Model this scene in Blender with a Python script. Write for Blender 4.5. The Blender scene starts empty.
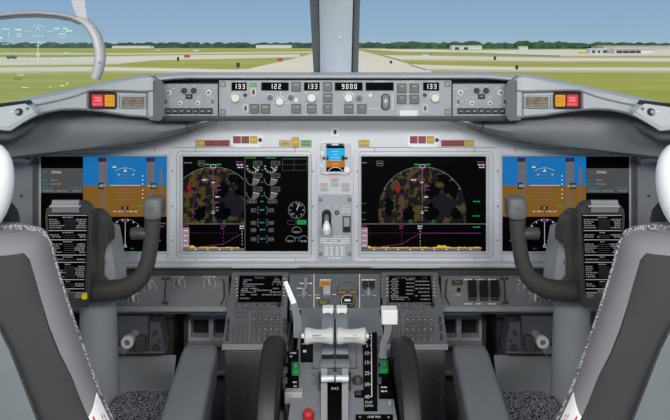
import bpy, bmesh, math, random
from mathutils import Vector, Matrix
R = random.Random(7)
SC = bpy.context.scene
COL = SC.collection
F, CX, HY, EYE = 687.0, 335.0, 46.5, 1.15      # focal length in pixels, principal column, horizon row, eye height above the cockpit floor
PI = math.pi

def P(px, py, d):
    return Vector(((px - CX) * d / F, d, EYE - (py - HY) * d / F))

# ------------------------------------------------------------------ materials
def lin(c):
    o = []
    for v in c:
        v /= 255.0
        o.append(v / 12.92 if v <= 0.04045 else ((v + 0.055) / 1.055) ** 2.4)
    return tuple(o) + (1.0,)

MATS = {}
def base_mat(name):
    m = bpy.data.materials.new(name); m.use_nodes = True
    nt = m.node_tree; b = nt.nodes['Principled BSDF']
    MATS[name] = m
    return m, nt, b

def mat(name, c, rough=0.5, metal=0.0, var=0.05, scale=14.0, spec=0.5, bump=0.0):
    m, nt, b = base_mat(name)
    b.inputs['Roughness'].default_value = rough
    b.inputs['Metallic'].default_value = metal
    b.inputs['Specular IOR Level'].default_value = spec
    tc = nt.nodes.new('ShaderNodeTexCoord'); nz = nt.nodes.new('ShaderNodeTexNoise')
    nz.inputs['Scale'].default_value = scale; nz.inputs['Detail'].default_value = 3
    nt.links.new(tc.outputs['Object'], nz.inputs['Vector'])
    cr = nt.nodes.new('ShaderNodeValToRGB')
    L = lin(c)
    cr.color_ramp.elements[0].position = 0.3; cr.color_ramp.elements[1].position = 0.7
    cr.color_ramp.elements[0].color = tuple(v * (1 - var) for v in L[:3]) + (1,)
    cr.color_ramp.elements[1].color = tuple(min(1, v * (1 + var)) for v in L[:3]) + (1,)
    nt.links.new(nz.outputs['Fac'], cr.inputs['Fac']); nt.links.new(cr.outputs['Color'], b.inputs['Base Color'])
    if bump:
        n2 = nt.nodes.new('ShaderNodeTexNoise'); n2.inputs['Scale'].default_value = scale * 40
        nt.links.new(tc.outputs['Object'], n2.inputs['Vector'])
        bp = nt.nodes.new('ShaderNodeBump'); bp.inputs['Strength'].default_value = bump; bp.inputs['Distance'].default_value = 0.001
        nt.links.new(n2.outputs['Fac'], bp.inputs['Height']); nt.links.new(bp.outputs['Normal'], b.inputs['Normal'])
    return m

def emis(name, c, s=1.0):
    m, nt, b = base_mat(name)
    b.inputs['Base Color'].default_value = (0.005, 0.005, 0.005, 1); b.inputs['Roughness'].default_value = 0.6
    b.inputs['Specular IOR Level'].default_value = 0.1
    b.inputs['Emission Color'].default_value = lin(c); b.inputs['Emission Strength'].default_value = s
    return m

def weave(name, c0, c1, scale, kind='WEAVE', rough=0.9):
    m, nt, b = base_mat(name)
    b.inputs['Roughness'].default_value = rough; b.inputs['Specular IOR Level'].default_value = 0.15
    tc = nt.nodes.new('ShaderNodeTexCoord')
    cr = nt.nodes.new('ShaderNodeValToRGB')
    cr.color_ramp.elements[0].color = lin(c0); cr.color_ramp.elements[1].color = lin(c1)
    if kind == 'WEAVE':
        w1 = nt.nodes.new('ShaderNodeTexWave'); w1.bands_direction = 'Z'; w1.inputs['Scale'].default_value = scale
        w2 = nt.nodes.new('ShaderNodeTexWave'); w2.bands_direction = 'X'; w2.inputs['Scale'].default_value = scale
        w1.inputs['Distortion'].default_value = 0.5; w2.inputs['Distortion'].default_value = 0.5
        mx = nt.nodes.new('ShaderNodeMath'); mx.operation = 'MULTIPLY'
        nt.links.new(tc.outputs['Object'], w1.inputs['Vector']); nt.links.new(tc.outputs['Object'], w2.inputs['Vector'])
        nt.links.new(w1.outputs['Fac'], mx.inputs[0]); nt.links.new(w2.outputs['Fac'], mx.inputs[1])
        src = mx.outputs[0]
    else:
        nz = nt.nodes.new('ShaderNodeTexNoise'); nz.inputs['Scale'].default_value = scale; nz.inputs['Detail'].default_value = 2
        nt.links.new(tc.outputs['Object'], nz.inputs['Vector']); src = nz.outputs['Fac']
        cr.color_ramp.elements[0].position = 0.42; cr.color_ramp.elements[1].position = 0.58
    nt.links.new(src, cr.inputs['Fac']); nt.links.new(cr.outputs['Color'], b.inputs['Base Color'])
    return m

mat('panel', (202, 204, 208), 0.5, var=0.03)
mat('panel_seam', (112, 113, 116), 0.6)
mat('light_plate', (222, 225, 228), 0.45, var=0.02)
mat('bezel', (188, 192, 198), 0.42, var=0.03)
mat('hood', (190, 193, 197), 0.45, var=0.03)
mat('cheek', (108, 110, 114), 0.55)
mat('cowl', (112, 114, 118), 0.5, var=0.04)
mat('mcp_face', (168, 173, 178), 0.5, var=0.04, scale=60)
mat('efis_face', (162, 167, 172), 0.5, var=0.05, scale=60)
mat('key_gray', (108, 108, 108), 0.5)
mat('dark_key', (46, 46, 48), 0.5)
mat('white_paint', (240, 240, 240), 0.5, var=0.01)
mat('print_gray', (160, 160, 160), 0.6)
mat('grip_white', (194, 194, 193), 0.4, var=0.01)
mat('key_rim', (124, 125, 128), 0.5)
mat('dull_red', (150, 64, 74), 0.5)
mat('vivid_red', (214, 50, 74), 0.5); mat('vivid_green', (58, 170, 70), 0.5)
mat('olive_amber', (124, 112, 48), 0.5)
mat('cream', (235, 232, 215), 0.4, var=0.02)
mat('knob_gray', (125, 128, 132), 0.4)
mat('knob_dark', (52, 53, 55), 0.4)
mat('black', (16, 16, 17), 0.5)
mat('screen_black', (3, 3, 4), 0.5, spec=0.04)
mat('red_paint', (190, 60, 66), 0.5)
mat('red_knob', (176, 28, 28), 0.6)
mat('lower_panel', (122, 124, 127), 0.5)
mat('pedestal', (92, 95, 99), 0.45)
mat('pedestal_dark', (76, 78, 81), 0.5)
mat('quadrant', (128, 132, 137), 0.5)
mat('column', (166, 169, 172), 0.42)
mat('yoke', (72, 71, 69), 0.42, spec=0.4)
mat('yoke_pad', (104, 104, 104), 0.5)
mat('clip_metal', (175, 175, 176), 0.35, 0.3)
mat('chrome', (215, 216, 218), 0.3, 0.3)
mat('rubber', (34, 34, 33), 0.5, spec=0.4)
mat('plastic_white', (238, 238, 236), 0.35, var=0.01)
mat('arm_vinyl', (106, 108, 112), 0.55, bump=0.1)
mat('seat_shell', (112, 118, 121), 0.4)
mat('headrest', (238, 240, 243), 0.8, var=0.02)
mat('hud_plastic', (168, 167, 172), 0.4)
mat('hud_dark', (92, 92, 95), 0.5)
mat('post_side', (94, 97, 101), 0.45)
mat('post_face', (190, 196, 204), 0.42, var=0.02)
mat('dark_metal', (60, 61, 63), 0.55)
mat('bay_dark', (34, 35, 37), 0.7)
mat('floor_mat', (58, 59, 61), 0.8)
mat('wall_gray', (150, 152, 155), 0.7)
mat('button_yellow', (255, 240, 16), 0.4, var=0.01)
mat('green_plastic', (28, 150, 74), 0.4)
mat('olive_box', (62, 63, 56), 0.6)
weave('bolster', (114, 112, 115), (150, 147, 151), 300)
weave('rear_weave', (50, 50, 52), (92, 92, 95), 300)
weave('speckle_fine', (66, 66, 70), (160, 158, 164), 420, 'NOISE')
weave('speckle', (36, 36, 39), (178, 178, 184), 260, 'NOISE')
for n, c, s in [('e_white', (205, 205, 207), 1), ('e_lit', (240, 240, 240), 1), ('e_gray', (72, 72, 74), 1), ('e_dimwhite', (112, 112, 114), 1), ('e_blue', (14, 106, 172), 1), ('e_brown', (122, 84, 26), 1), ('e_tape', (96, 97, 104), 1),
                ('e_tapebrown', (112, 88, 58), 1), ('e_magenta', (128, 36, 120), 1), ('e_dimmag', (100, 30, 96), 1), ('e_green', (24, 140, 66), 1), ('e_dimgreen', (20, 92, 54), 1), ('e_cyan', (26, 112, 128), 1), ('e_yellow', (210, 170, 40), 1),
                ('e_amber', (240, 165, 40), 1), ('e_ambercap', (214, 176, 62), 1), ('e_red', (233, 60, 74), 1), ('e_redmap', (120, 20, 24), 1), ('e_navy', (10, 10, 22), 1), ('e_isfdblue', (24, 172, 232), 1), ('e_isfdbrown', (176, 112, 30), 1),
                ('e_pink', (150, 118, 128), 1), ('e_hud', (205, 240, 215), 1.0), ('e_dimamber', (165, 140, 40), 1), ('e_letter_amber', (215, 170, 40), 1)]:
    emis(n, c, s)
# caption lights: coloured plastic lenses, not lit
mat('lens_red', (150, 62, 66), 0.4); mat('lens_amber', (206, 176, 72), 0.4); mat('lens_green', (112, 168, 100), 0.4); mat('lens_dimamber', (62, 58, 36), 0.4)
mat('lens_orange', (205, 140, 50), 0.4); mat('lens_frame', (96, 92, 84), 0.5); mat('ink', (30, 28, 26), 0.6)

def terrain_mat():
    m, nt, b = base_mat('e_terrain')
    b.inputs['Base Color'].default_value = (0.004, 0.004, 0.004, 1); b.inputs['Specular IOR Level'].default_value = 0.1
    tc = nt.nodes.new('ShaderNodeTexCoord'); nz = nt.nodes.new('ShaderNodeTexNoise'); nz.inputs['Scale'].default_value = 55; nz.inputs['Detail'].default_value = 5
    nt.links.new(tc.outputs['Object'], nz.inputs['Vector'])
    cr = nt.nodes.new('ShaderNodeValToRGB'); e = cr.color_ramp.elements
    e[0].position = 0.49; e[0].color = (0.002, 0.002, 0.003, 1); e[1].position = 0.54; e[1].color = lin((66, 54, 22))
    e2 = e.new(0.75); e2.color = lin((72, 62, 28))
    nt.links.new(nz.outputs['Fac'], cr.inputs['Fac']); nt.links.new(cr.outputs['Color'], b.inputs['Emission Color'])
    b.inputs['Emission Strength'].default_value = 1.0
terrain_mat()

def glass_mat(name, tint, refl, haze):
    m = bpy.data.materials.new(name); m.use_nodes = True; MATS[name] = m
    nt = m.node_tree; nt.nodes.clear()
    out = nt.nodes.new('ShaderNodeOutputMaterial')
    tr = nt.nodes.new('ShaderNodeBsdfTransparent'); tr.inputs['Color'].default_value = tint
    gl = nt.nodes.new('ShaderNodeBsdfGlossy'); gl.inputs['Roughness'].default_value = 0.05
    df = nt.nodes.new('ShaderNodeBsdfDiffuse'); df.inputs['Color'].default_value = (0.8, 0.85, 0.85, 1)
    m1 = nt.nodes.new('ShaderNodeMixShader'); m1.inputs[0].default_value = refl
    m2 = nt.nodes.new('ShaderNodeMixShader'); m2.inputs[0].default_value = haze
    nt.links.new(tr.outputs[0], m1.inputs[1]); nt.links.new(gl.outputs[0], m1.inputs[2])
    nt.links.new(m1.outputs[0], m2.inputs[1]); nt.links.new(df.outputs[0], m2.inputs[2]); nt.links.new(m2.outputs[0], out.inputs[0])
glass_mat('windshield_glass', (0.985, 0.99, 0.99, 1), 0.01, 0.0)
glass_mat('combiner_glass', (0.95, 0.98, 0.965, 1), 0.006, 0.015)

# ------------------------------------------------------------------ frames: a surface on which image-like coordinates are laid out
class Plane:
    def __init__(s, p, n):
        s.p = p; s.n = n.normalized()
    def at(s, px, py):
        o = Vector((0, 0, EYE)); r = Vector(((px - CX) / F, 1.0, -(py - HY) / F))
        return o + r * ((s.p - o).dot(s.n) / r.dot(s.n))
    def __call__(s, px, py, h=0.0):
        return s.at(px, py) + s.n * h
    def k(s, px, py):
        return s.at(px, py).y / F
def V(d):
    return Plane(Vector((0, d, EYE)), Vector((0, -1, 0)))
def tilt(py0, d0, py1, d1):
    a, b = P(CX, py0, d0), P(CX, py1, d1)
    n = (b - a).cross(Vector((1, 0, 0)))
    if n.y > 0: n = -n
    return Plane(a, n)

# ------------------------------------------------------------------ mesh builder
class MB:
    def __init__(s):
        s.v = []; s.f = []; s.m = []; s.mats = []
    def mi(s, m):
        if m not in s.mats: s.mats.append(m)
        return s.mats.index(m)
    def add(s, vs, fs, m):
        o = len(s.v); i = s.mi(m)
        s.v += [Vector(v) for v in vs]
        for f in fs:
            s.f.append([o + q for q in f]); s.m.append(i)
        return s
    def loft(s, rings, m, cap0=True, cap1=True, closed=True):
        n = len(rings[0]); vs = [p for r in rings for p in r]; fs = []
        for a in range(len(rings) - 1):
            for i in range(n if closed else n - 1):
                j = (i + 1) % n
                fs.append([a * n + i, a * n + j, (a + 1) * n + j, (a + 1) * n + i])
        if cap0: fs.append(list(range(n))[::-1])
        if cap1: fs.append([(len(rings) - 1) * n + i for i in range(n)])
        return s.add(vs, fs, m)
    def prism(s, pts, vec, m):
        return s.loft([[Vector(p) for p in pts], [Vector(p) + Vector(vec) for p in pts]], m)
    def poly(s, pts, m):
        return s.add(pts, [list(range(len(pts)))], m)
    def plate(s, fr, x0, y0, x1, y1, h0, h1, r=0.0, b=0.0, m='panel'):
        bi = b / fr.k((x0 + x1) / 2, (y0 + y1) / 2)
        o = rrect(x0, y0, x1, y1, r); rings = [[fr(x, y, h0) for x, y in o]]
        if b:
            rings.append([fr(x, y, h1 - b) for x, y in o])
            rings.append([fr(x, y, h1) for x, y in rrect(x0 + bi, y0 + bi, x1 - bi, y1 - bi, max(r - bi, 0))])
        else: rings.append([fr(x, y, h1) for x, y in o])
        return s.loft(rings, m)
    def polyplate(s, fr, pts, h0, h1, m):
        return s.loft([[fr(x, y, h0) for x, y in pts], [fr(x, y, h1) for x, y in pts]], m)
    def ring(s, fr, o, i, h0, h1, m, ro=0.0, ri=0.0, b=0.0):
        bi = b / fr.k(o[0], o[1]) if b else 0
        O = rrect(*o, ro); I = rrect(*i, ri); O2 = rrect(o[0] + bi, o[1] + bi, o[2] - bi, o[3] - bi, max(ro - bi, 0)); I2 = rrect(i[0] - bi, i[1] - bi, i[2] + bi, i[3] + bi, ri + bi if ri else 0)
        rings = [[fr(x, y, h0) for x, y in O], [fr(x, y, h1 - b) for x, y in O], [fr(x, y, h1) for x, y in O2], [fr(x, y, h1) for x, y in I2], [fr(x, y, h1 - b) for x, y in I], [fr(x, y, h0) for x, y in I]]
        rings.append(rings[0])
        return s.loft(rings, m, False, False)
    def knob(s, fr, cx, cy, prof, m, n=20):
        c = fr.at(cx, cy); k = fr.k(cx, cy); nn = fr.n
        ux = Vector((1, 0, 0)); uy = nn.cross(ux).normalized()
        rings = []
        for r, h in prof:
            rings.append([c + nn * h + (ux * math.cos(2 * PI * i / n) + uy * math.sin(2 * PI * i / n)) * max(r * k, 1e-5) for i in range(n)])
        return s.loft(rings, m)
    def tube(s, pts, rad, m, n=12, flat=1.0, up=Vector((0, 1, 0))):
        pts = [Vector(p) for p in pts]
        if not isinstance(rad, (list, tuple)): rad = [rad] * len(pts)
        rings = []
        for i, p in enumerate(pts):
            t = (pts[min(i + 1, len(pts) - 1)] - pts[max(i - 1, 0)]).normalized()
            u = up - t * up.dot(t)
            if u.length < 1e-4: u = Vector((1, 0, 0)) - t * t.x
            u.normalize(); w = t.cross(u)
            rings.append([p + (u * math.cos(2 * PI * q / n) * flat + w * math.sin(2 * PI * q / n)) * rad[i] for q in range(n)])
        return s.loft(rings, m)
    def box(s, lo, hi, m, b=0.0):
        (x0, y0, z0), (x1, y1, z1) = lo, hi
        if not b:
            return s.loft([[(x0, y0, z0), (x1, y0, z0), (x1, y1, z0), (x0, y1, z0)], [(x0, y0, z1), (x1, y0, z1), (x1, y1, z1), (x0, y1, z1)]], m)
        rings = []
        for q in range(5):
            a = q / 4 * PI / 2; i = b * (1 - math.sin(a)); z = z0 + b * (1 - math.cos(a))
            rings.append([Vector((x, y, z)) for x, y in rrect(x0 + i, y0 + i, x1 - i, y1 - i, b - i + 0.001)])
        rings += [[Vector((p.x, p.y, z0 + z1 - p.z)) for p in r] for r in rings[::-1]]
        return s.loft(rings, m)
    def line(s, fr, pts, w, h, m):
        for (x0, y0), (x1, y1) in zip(pts[:-1], pts[1:]):
            L = math.hypot(x1 - x0, y1 - y0)
            if L < 1e-6: continue
            nx, ny = -(y1 - y0) / L * w / 2, (x1 - x0) / L * w / 2
            s.poly([fr(x0 + nx, y0 + ny, h), fr(x1 + nx, y1 + ny, h), fr(x1 - nx, y1 - ny, h), fr(x0 - nx, y0 - ny, h)], m)
        return s
    def bar(s, fr, x0, y0, x1, y1, h, m):
        return s.poly([fr(x0, y0, h), fr(x1, y0, h), fr(x1, y1, h), fr(x0, y1, h)], m)
    def arc(s, fr, cx, cy, r, a0, a1, w, h, m, n=24):     # degrees, clockwise from up
        pts = [(cx + r * math.sin(math.radians(a0 + (a1 - a0) * i / n)), cy - r * math.cos(math.radians(a0 + (a1 - a0) * i / n))) for i in range(n + 1)]
        return s.line(fr, pts, w, h, m)
    def pie(s, fr, cx, cy, r, a0, a1, h, m, n=16):
        pts = [(cx, cy)] + [(cx + r * math.sin(math.radians(a0 + (a1 - a0) * i / n)), cy - r * math.cos(math.radians(a0 + (a1 - a0) * i / n))) for i in range(n + 1)]
        return s.poly([fr(x, y, h) for x, y in pts], m)
    def frame(s, fr, x0, y0, x1, y1, w, h, m):
        return s.line(fr, [(x0, y0), (x1, y0)], w, h, m).line(fr, [(x1, y0), (x1, y1)], w, h, m).line(fr, [(x1, y1), (x0, y1)], w, h, m).line(fr, [(x0, y1), (x0, y0)], w, h, m)
    def text(s, fr, t, cx, cy, hp, h, m, w=None, rot=0.0, align='C'):
        vs, fs, W, y0, y1 = glyphs(t)
        sy = hp / 0.7; sx = (w / W) if w else sy * 0.92
        ca, sa = math.cos(rot), math.sin(rot)
        off = {'C': W / 2, 'L': 0, 'R': W}[align]
        out = []
        for x, y in vs:
            a, b = (x - off) * sx, -(y - 0.35) * sy
            out.append(fr(cx + a * ca - b * sa, cy + a * sa + b * ca, h))
        return s.add(out, fs, m)
    def words(s, fr, x0, x1, y, hp, h, m, fill=0.8):       # print too small to read
        x = x0
        while x < x1 - 0.4:
            n = R.uniform(1.2, 4.5); e = min(x + n, x1)
            if R.random() < fill: s.bar(fr, x, y - hp / 2, e, y + hp / 2, h, m)
            x = e + R.uniform(0.4, 0.9)
        return s
    def digits(s, fr, t, cx, cy, hp, h, m):
        S = {'0': 'abcdef', '1': 'bc', '2': 'abged', '3': 'abgcd', '9': 'abcdfg'}
        wd, pitch, th = hp * 0.5, hp * 0.86, hp * 0.14
        x = cx - pitch * len(t) / 2 + (pitch - wd) / 2
        for ch in t:
            for q in S[ch]:
                y0, y1, ym = cy - hp / 2, cy + hp / 2, cy
                X0, X1 = x, x + wd
                r = {'a': (X0, y0, X1, y0 + th), 'd': (X0, y1 - th, X1, y1), 'g': (X0, ym - th / 2, X1, ym + th / 2), 'f': (X0, y0, X0 + th, ym), 'b': (X1 - th, y0, X1, ym), 'e': (X0, ym, X0 + th, y1), 'c': (X1 - th, ym, X1, y1)}[q]
                s.bar(fr, *r, h, m)
            x += pitch
        return s

def rrect(x0, y0, x1, y1, r):
    r = min(r, (x1 - x0) / 2 - 1e-6, (y1 - y0) / 2 - 1e-6)
    if r <= 0: r = 1e-5
    pts = []
    for cx, cy, a in [(x1 - r, y0 + r, -90), (x1 - r, y1 - r, 0), (x0 + r, y1 - r, 90), (x0 + r, y0 + r, 180)]:
        for i in range(5):
            t = math.radians(a + 22.5 * i); pts.append((cx + r * math.cos(t), cy + r * math.sin(t)))
    return pts

_G = {}
def glyphs(t):
    if t in _G: return _G[t]
    cu = bpy.data.curves.new('text', 'FONT'); cu.body = t; cu.resolution_u = 2; cu.size = 1.0
    ob = bpy.data.objects.new('text', cu)
    me = bpy.data.meshes.new_from_object(ob)
    vs = [(v.co.x, v.co.y) for v in me.vertices]; fs = [list(p.vertices) for p in me.polygons]
    mn = min(v[0] for v in vs); vs = [(x - mn, y) for x, y in vs]
    W = max(v[0] for v in vs)
    bpy.data.objects.remove(ob); bpy.data.curves.remove(cu); bpy.data.meshes.remove(me)
    _G[t] = (vs, fs, W, 0, 1)
    return _G[t]

# ------------------------------------------------------------------ objects
def thing(name, label, cat, loc, group=None):
    o = bpy.data.objects.new(name, None); COL.objects.link(o)
    o.location = loc; o.empty_display_size = 0.02
    o['label'] = label; o['category'] = cat
    if group: o['group'] = group
    return o
def wloc(o):
    p = Vector(o.location); q = o.parent
    while q: p += q.location; q = q.parent
    return p
def part(name, mb, parent=None, label=None, recalc=True, sharp=32, kind=None, loc=None):
    base = wloc(parent) if parent else Vector((0, 0, 0))
    ctr = Vector(loc) if loc is not None else (sum(mb.v, Vector((0, 0, 0))) / len(mb.v))
    me = bpy.data.meshes.new(name)
    me.from_pydata([tuple(v - ctr) for v in mb.v], [], mb.f)
    for n in mb.mats: me.materials.append(MATS[n])
    me.polygons.foreach_set('material_index', mb.m)
    if recalc:
        bm = bmesh.new(); bm.from_mesh(me); bmesh.ops.recalc_face_normals(bm, faces=bm.faces); bm.to_mesh(me); bm.free()
    me.shade_smooth(); me.set_sharp_from_angle(angle=math.radians(sharp)); me.update()
    o = bpy.data.objects.new(name, me); COL.objects.link(o)
    o.location = ctr - base
    if parent: o.parent = parent
    if label: o['label'] = label
    if kind: o['kind'] = kind
    return o
def single(name, mb, label, cat, group=None, **k):
    o = part(name, mb, **k); o['label'] = label; o['category'] = cat
    if group: o['group'] = group
    return o
def struct(name, mb, **k):
    return part(name, mb, kind='structure', **k)

SIDE = {-1: 'left', 1: 'right'}
def mx(s, px): return px if s < 0 else 670 - px
def mxr(s, a, b): return (a, b) if s < 0 else (670 - b, 670 - a)
def mpl(s, pts): return [(mx(s, x), y) for x, y in pts]

# ================================================================== OUTSIDE
GZ = EYE - 4.2
def G(px, py, up=0.0):
    d = (EYE - GZ) * F / (py - HY)
    return Vector(((px - CX) * d / F, d, GZ + up))
def grass_mat():
    m, nt, b = base_mat('grass')
    b.inputs['Roughness'].default_value = 0.95; b.inputs['Specular IOR Level'].default_value = 0.05
    tc = nt.nodes.new('ShaderNodeTexCoord'); nz = nt.nodes.new('ShaderNodeTexNoise'); nz.inputs['Scale'].default_value = 0.035; nz.inputs['Detail'].default_value = 8; nz.inputs['Roughness'].default_value = 0.7
    mp = nt.nodes.new('ShaderNodeMapping'); mp.inputs['Scale'].default_value = (0.6, 1.6, 1)
    nt.links.new(tc.outputs['Object'], mp.inputs['Vector']); nt.links.new(mp.outputs['Vector'], nz.inputs['Vector'])
    cr = nt.nodes.new('ShaderNodeValToRGB'); e = cr.color_ramp.elements
    e[0].position = 0.3; e[0].color = lin((140, 146, 54)); e[1].position = 0.7; e[1].color = lin((178, 172, 96))
    nt.links.new(nz.outputs['Fac'], cr.inputs['Fac']); nt.links.new(cr.outputs['Color'], b.inputs['Base Color'])
grass_mat()
mat('concrete', (216, 205, 186), 0.9, var=0.08, scale=0.02, spec=0.05)
mat('apron', (212, 203, 190), 0.9, var=0.06, scale=0.02, spec=0.05)
mat('tree_green', (64, 84, 74), 0.95, var=0.35, scale=0.05, spec=0.02)
mat('bright_tree', (66, 92, 64), 0.95, var=0.35, scale=0.08, spec=0.02)
mat('building_white', (232, 232, 230), 0.8, spec=0.1)
mat('building_tan', (206, 192, 172), 0.8, spec=0.1)
mat('building_dark', (66, 72, 82), 0.7)
mat('truck_dark', (84, 96, 104), 0.6)
mat('yellow_tank', (210, 200, 40), 0.6)

g = MB(); g.poly([Vector((-9000, -50, GZ)), Vector((9000, -50, GZ)), Vector((9000, 9000, GZ)), Vector((-9000, 9000, GZ))], 'grass')
struct('ground', g, recalc=False)
STRIPS = [0]
def strip(name, polys, m='concrete'):
    b = MB()
    for q in polys:
        STRIPS[0] += 1; up = .06 + .05 * STRIPS[0]
        b.loft([[G(x, y) for x, y in q], [G(x, y, up) for x, y in q]], m, cap0=False)
    struct(name, b)
strip('runway', [[(336, 47.6), (352, 48.4), (395, 60), (426, 70), (440, 76), (236, 76), (250, 69), (300, 57.5), (326, 49)]])
strip('taxiway', [[(-140, 52.6), (120, 53.6), (330, 51.6), (330, 52.6), (120, 54.8), (-140, 53.6)],
                  [(-140, 57.5), (60, 58), (150, 56), (300, 54.5), (300, 57.5), (160, 60.5), (120, 64.5), (-140, 67)],
                  [(-140, 69.5), (90, 68.0), (235, 71), (262, 69.5), (262, 75), (180, 73.2), (100, 72), (-140, 74.5)]])
strip('perimeter_road', [[(382, 55.6), (560, 58.6), (800, 59), (800, 62.2), (560, 62.2), (400, 60.6)],
                         [(410, 66), (520, 69.2), (800, 69.8), (800, 73), (520, 72.3), (426, 71)],
                         [(356, 49.3), (430, 49.6), (520, 54), (400, 52.3)]])
strip('airport_apron', [[(440, 51.2), (560, 50.0), (800, 50.0), (800, 55.8), (560, 56.5), (500, 54.6)]], 'apron')

# tree line: clumps of foliage along the horizon
def treeline(name, px0, px1, dist, hmin, hmax, step, m):
    b = MB(); px = px0
    while px < px1:
        h = R.uniform(hmin, hmax); w = h * R.uniform(0.8, 2.0)
        x = (px - CX) * dist / F; y = dist + R.uniform(-40, 40)
        rings = []
        for k in range(5):
            a = k / 4 * PI / 2 * 0.97; rr = math.cos(a) * w; zz = math.sin(a) * h
            rings.append([Vector((x + rr * math.cos(2 * PI * i / 7) * R.uniform(0.8, 1.2), y + rr * math.sin(2 * PI * i / 7), GZ + zz * R.uniform(0.92, 1.08))) for i in range(7)])
        b.loft(rings, m)
        px += step * R.uniform(0.5, 1.4)
    o = part(name, b, kind='stuff', sharp=60); o['label'] = 'dark green line of distant trees along the far edge of the airfield'; o['category'] = 'trees'
    return o
treeline('treeline', -120, 800, 1900, 8, 16, 1.8, 'tree_green')
o = treeline('treeline_bushes', 395, 600, 1300, 7, 15, 5.0, 'bright_tree'); o.name = 'bushes'; o['label'] = 'brighter green bushes in front of the distant tree line'; o['category'] = 'bushes'

def building(name, label, px0, px1, pyb, pyt, dist, m, group=None, roof=None, bays=None, cat='building'):
    x0, x1 = (px0 - CX) * dist / F, (px1 - CX) * dist / F
    h = (HY - pyt) * dist / F + (EYE - GZ)
    dep = min(40, (x1 - x0) * 0.5)
    t = thing(name, label, cat, Vector(((x0 + x1) / 2, dist, GZ)), group)
    b = MB(); b.box((x0, dist, GZ), (x1, dist + dep, GZ + h * 0.86), m); part('wall', b, t)
    b = MB(); b.prism([Vector((x0 - .3, dist - .5, GZ + h * 0.86)), Vector((x1 + .3, dist - .5, GZ + h * 0.86)), Vector((x1 + .3, dist + dep / 2, GZ + h)), Vector((x0 - .3, dist + dep / 2, GZ + h))], (0, dep / 2, 0), roof or m)
    part('roof', b, t)
    for a, c in bays or []:
        b = MB(); b.box(((a - CX) * dist / F, dist - 0.4, GZ), ((c - CX) * dist / F, dist + 0.3, GZ + h * 0.6), 'building_dark'); part('bay_door', b, t)
building('airport_building', 'long white airport building with dark bays beyond the right window', 615, 654, 55.5, 48.4, 380, 'building_white', roof='building_tan', bays=[(616.5, 622), (623, 628.5), (629.5, 635), (636, 640.5)])
building('airport_building', 'low pale terminal with dark openings left of the long bay building', 590, 612, 54.5, 48.6, 400, 'building_white', bays=[(592, 595), (598, 600), (603, 609)])
building('airport_building', 'long tan roofed building on the horizon behind the bay building', 604, 700, 50, 45.6, 800, 'building_tan')
building('airport_building', 'small white building among bushes on the right horizon', 519, 528, 50, 46.4, 800, 'building_white')
building('hangar', 'white hangar block right of the window post on the horizon', 452, 482, 50.5, 45.6, 900, 'building_white', bays=[(455, 459), (464, 468)])
building('hangar', 'low white hangars on the horizon left of the window post', 256, 291, 48.5, 45.0, 1700, 'building_white')
building('hangar', 'pale hangar at the horizon behind the head-up glass edge', 112, 150, 49, 45.8, 1700, 'building_white')
def truck(name, label, px, py, w, m, cat='truck'):
    p = G(px, py); k = p.y / F; w = w * k
    t = thing(name, label, cat, p)
    b = MB(); b.box((p.x - w / 2, p.y, GZ + w * .12), (p.x + w * .2, p.y + w * .35, GZ + w * .42), m); part('cargo_box', b, t)
    b = MB(); b.box((p.x + w * .22, p.y, GZ + w * .12), (p.x + w / 2, p.y + w * .35, GZ + w * .34), m); part('cab', b, t)
    for q in (-.3, .32):
        b = MB(); b.tube([(p.x + q * w, p.y - w * .02, GZ + w * .09), (p.x + q * w, p.y + w * .37, GZ + w * .09)], w * .09, 'black', 10); part('wheel', b, t)
truck('truck', 'dark truck on the concrete seen through the head-up glass', 11, 59.5, 9, 'truck_dark')
truck('truck', 'small white truck on the far grass left of the red markers', 158, 51.5, 4, 'building_white')
truck('truck', 'white van far out near the horizon, right of the small white truck', 196, 52.3, 6, 'building_white')
truck('fuel_truck', 'yellow vehicle parked left of the pale terminal', 583, 54.6, 7, 'yellow_tank')
def plane(px, py, w):
    p = G(px, py); k = p.y / F; w *= k
    t = thing('airplane', 'small white airplane on the taxiway right of the window post', 'airplane', p)
    z = GZ + w * .13
    b = MB(); b.tube([(p.x - w / 2, p.y, z), (p.x - w * .42, p.y, z), (p.x + w * .2, p.y, z), (p.x + w / 2, p.y, z + w * .03)], [w * .015, w * .06, w * .06, w * .015], 'building_white', 10); part('fuselage', b, t)
    b = MB(); b.prism([Vector((p.x + w * .3, p.y - .1, z)), Vector((p.x + w * .5, p.y - .1, z)), Vector((p.x + w * .53, p.y - .1, z + w * .2)), Vector((p.x + w * .43, p.y - .1, z + w * .2))], (0, .2, 0), 'truck_dark'); part('tail_fin', b, t)
    b = MB(); b.prism([Vector((p.x - w * .1, p.y - w * .5, z - w * .02)), Vector((p.x + w * .08, p.y - w * .5, z - w * .02)), Vector((p.x + w * .12, p.y + w * .5, z - w * .02)), Vector((p.x - w * .1, p.y + w * .5, z - w * .02))], (0, 0, w * .015), 'building_white'); part('wing', b, t)
    for q in (-.3, .08):
        b = MB(); b.tube([(p.x + q * w, p.y - w * .03, GZ + w * .05), (p.x + q * w, p.y + w * .03, GZ + w * .05)], w * .05, 'black', 8); part('wheel', b, t)
plane(426, 56.5, 9)
def sign(label, px, py, w, m, h=1.0):
    p = G(px, py); k = p.y / F * w
    t = thing('taxiway_sign', label, 'sign', p, 'small taxiway signs')
    b = MB(); b.box((p.x - k / 2, p.y, GZ + .35), (p.x + k / 2, p.y + .25, GZ + .35 + h), m); part('panel', b, t)
    for q in (-.35, .35):
        b = MB(); b.tube([(p.x + q * k, p.y + .12, GZ), (p.x + q * k, p.y + .12, GZ + .4)], .05, 'building_dark', 6); part('leg', b, t)
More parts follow.
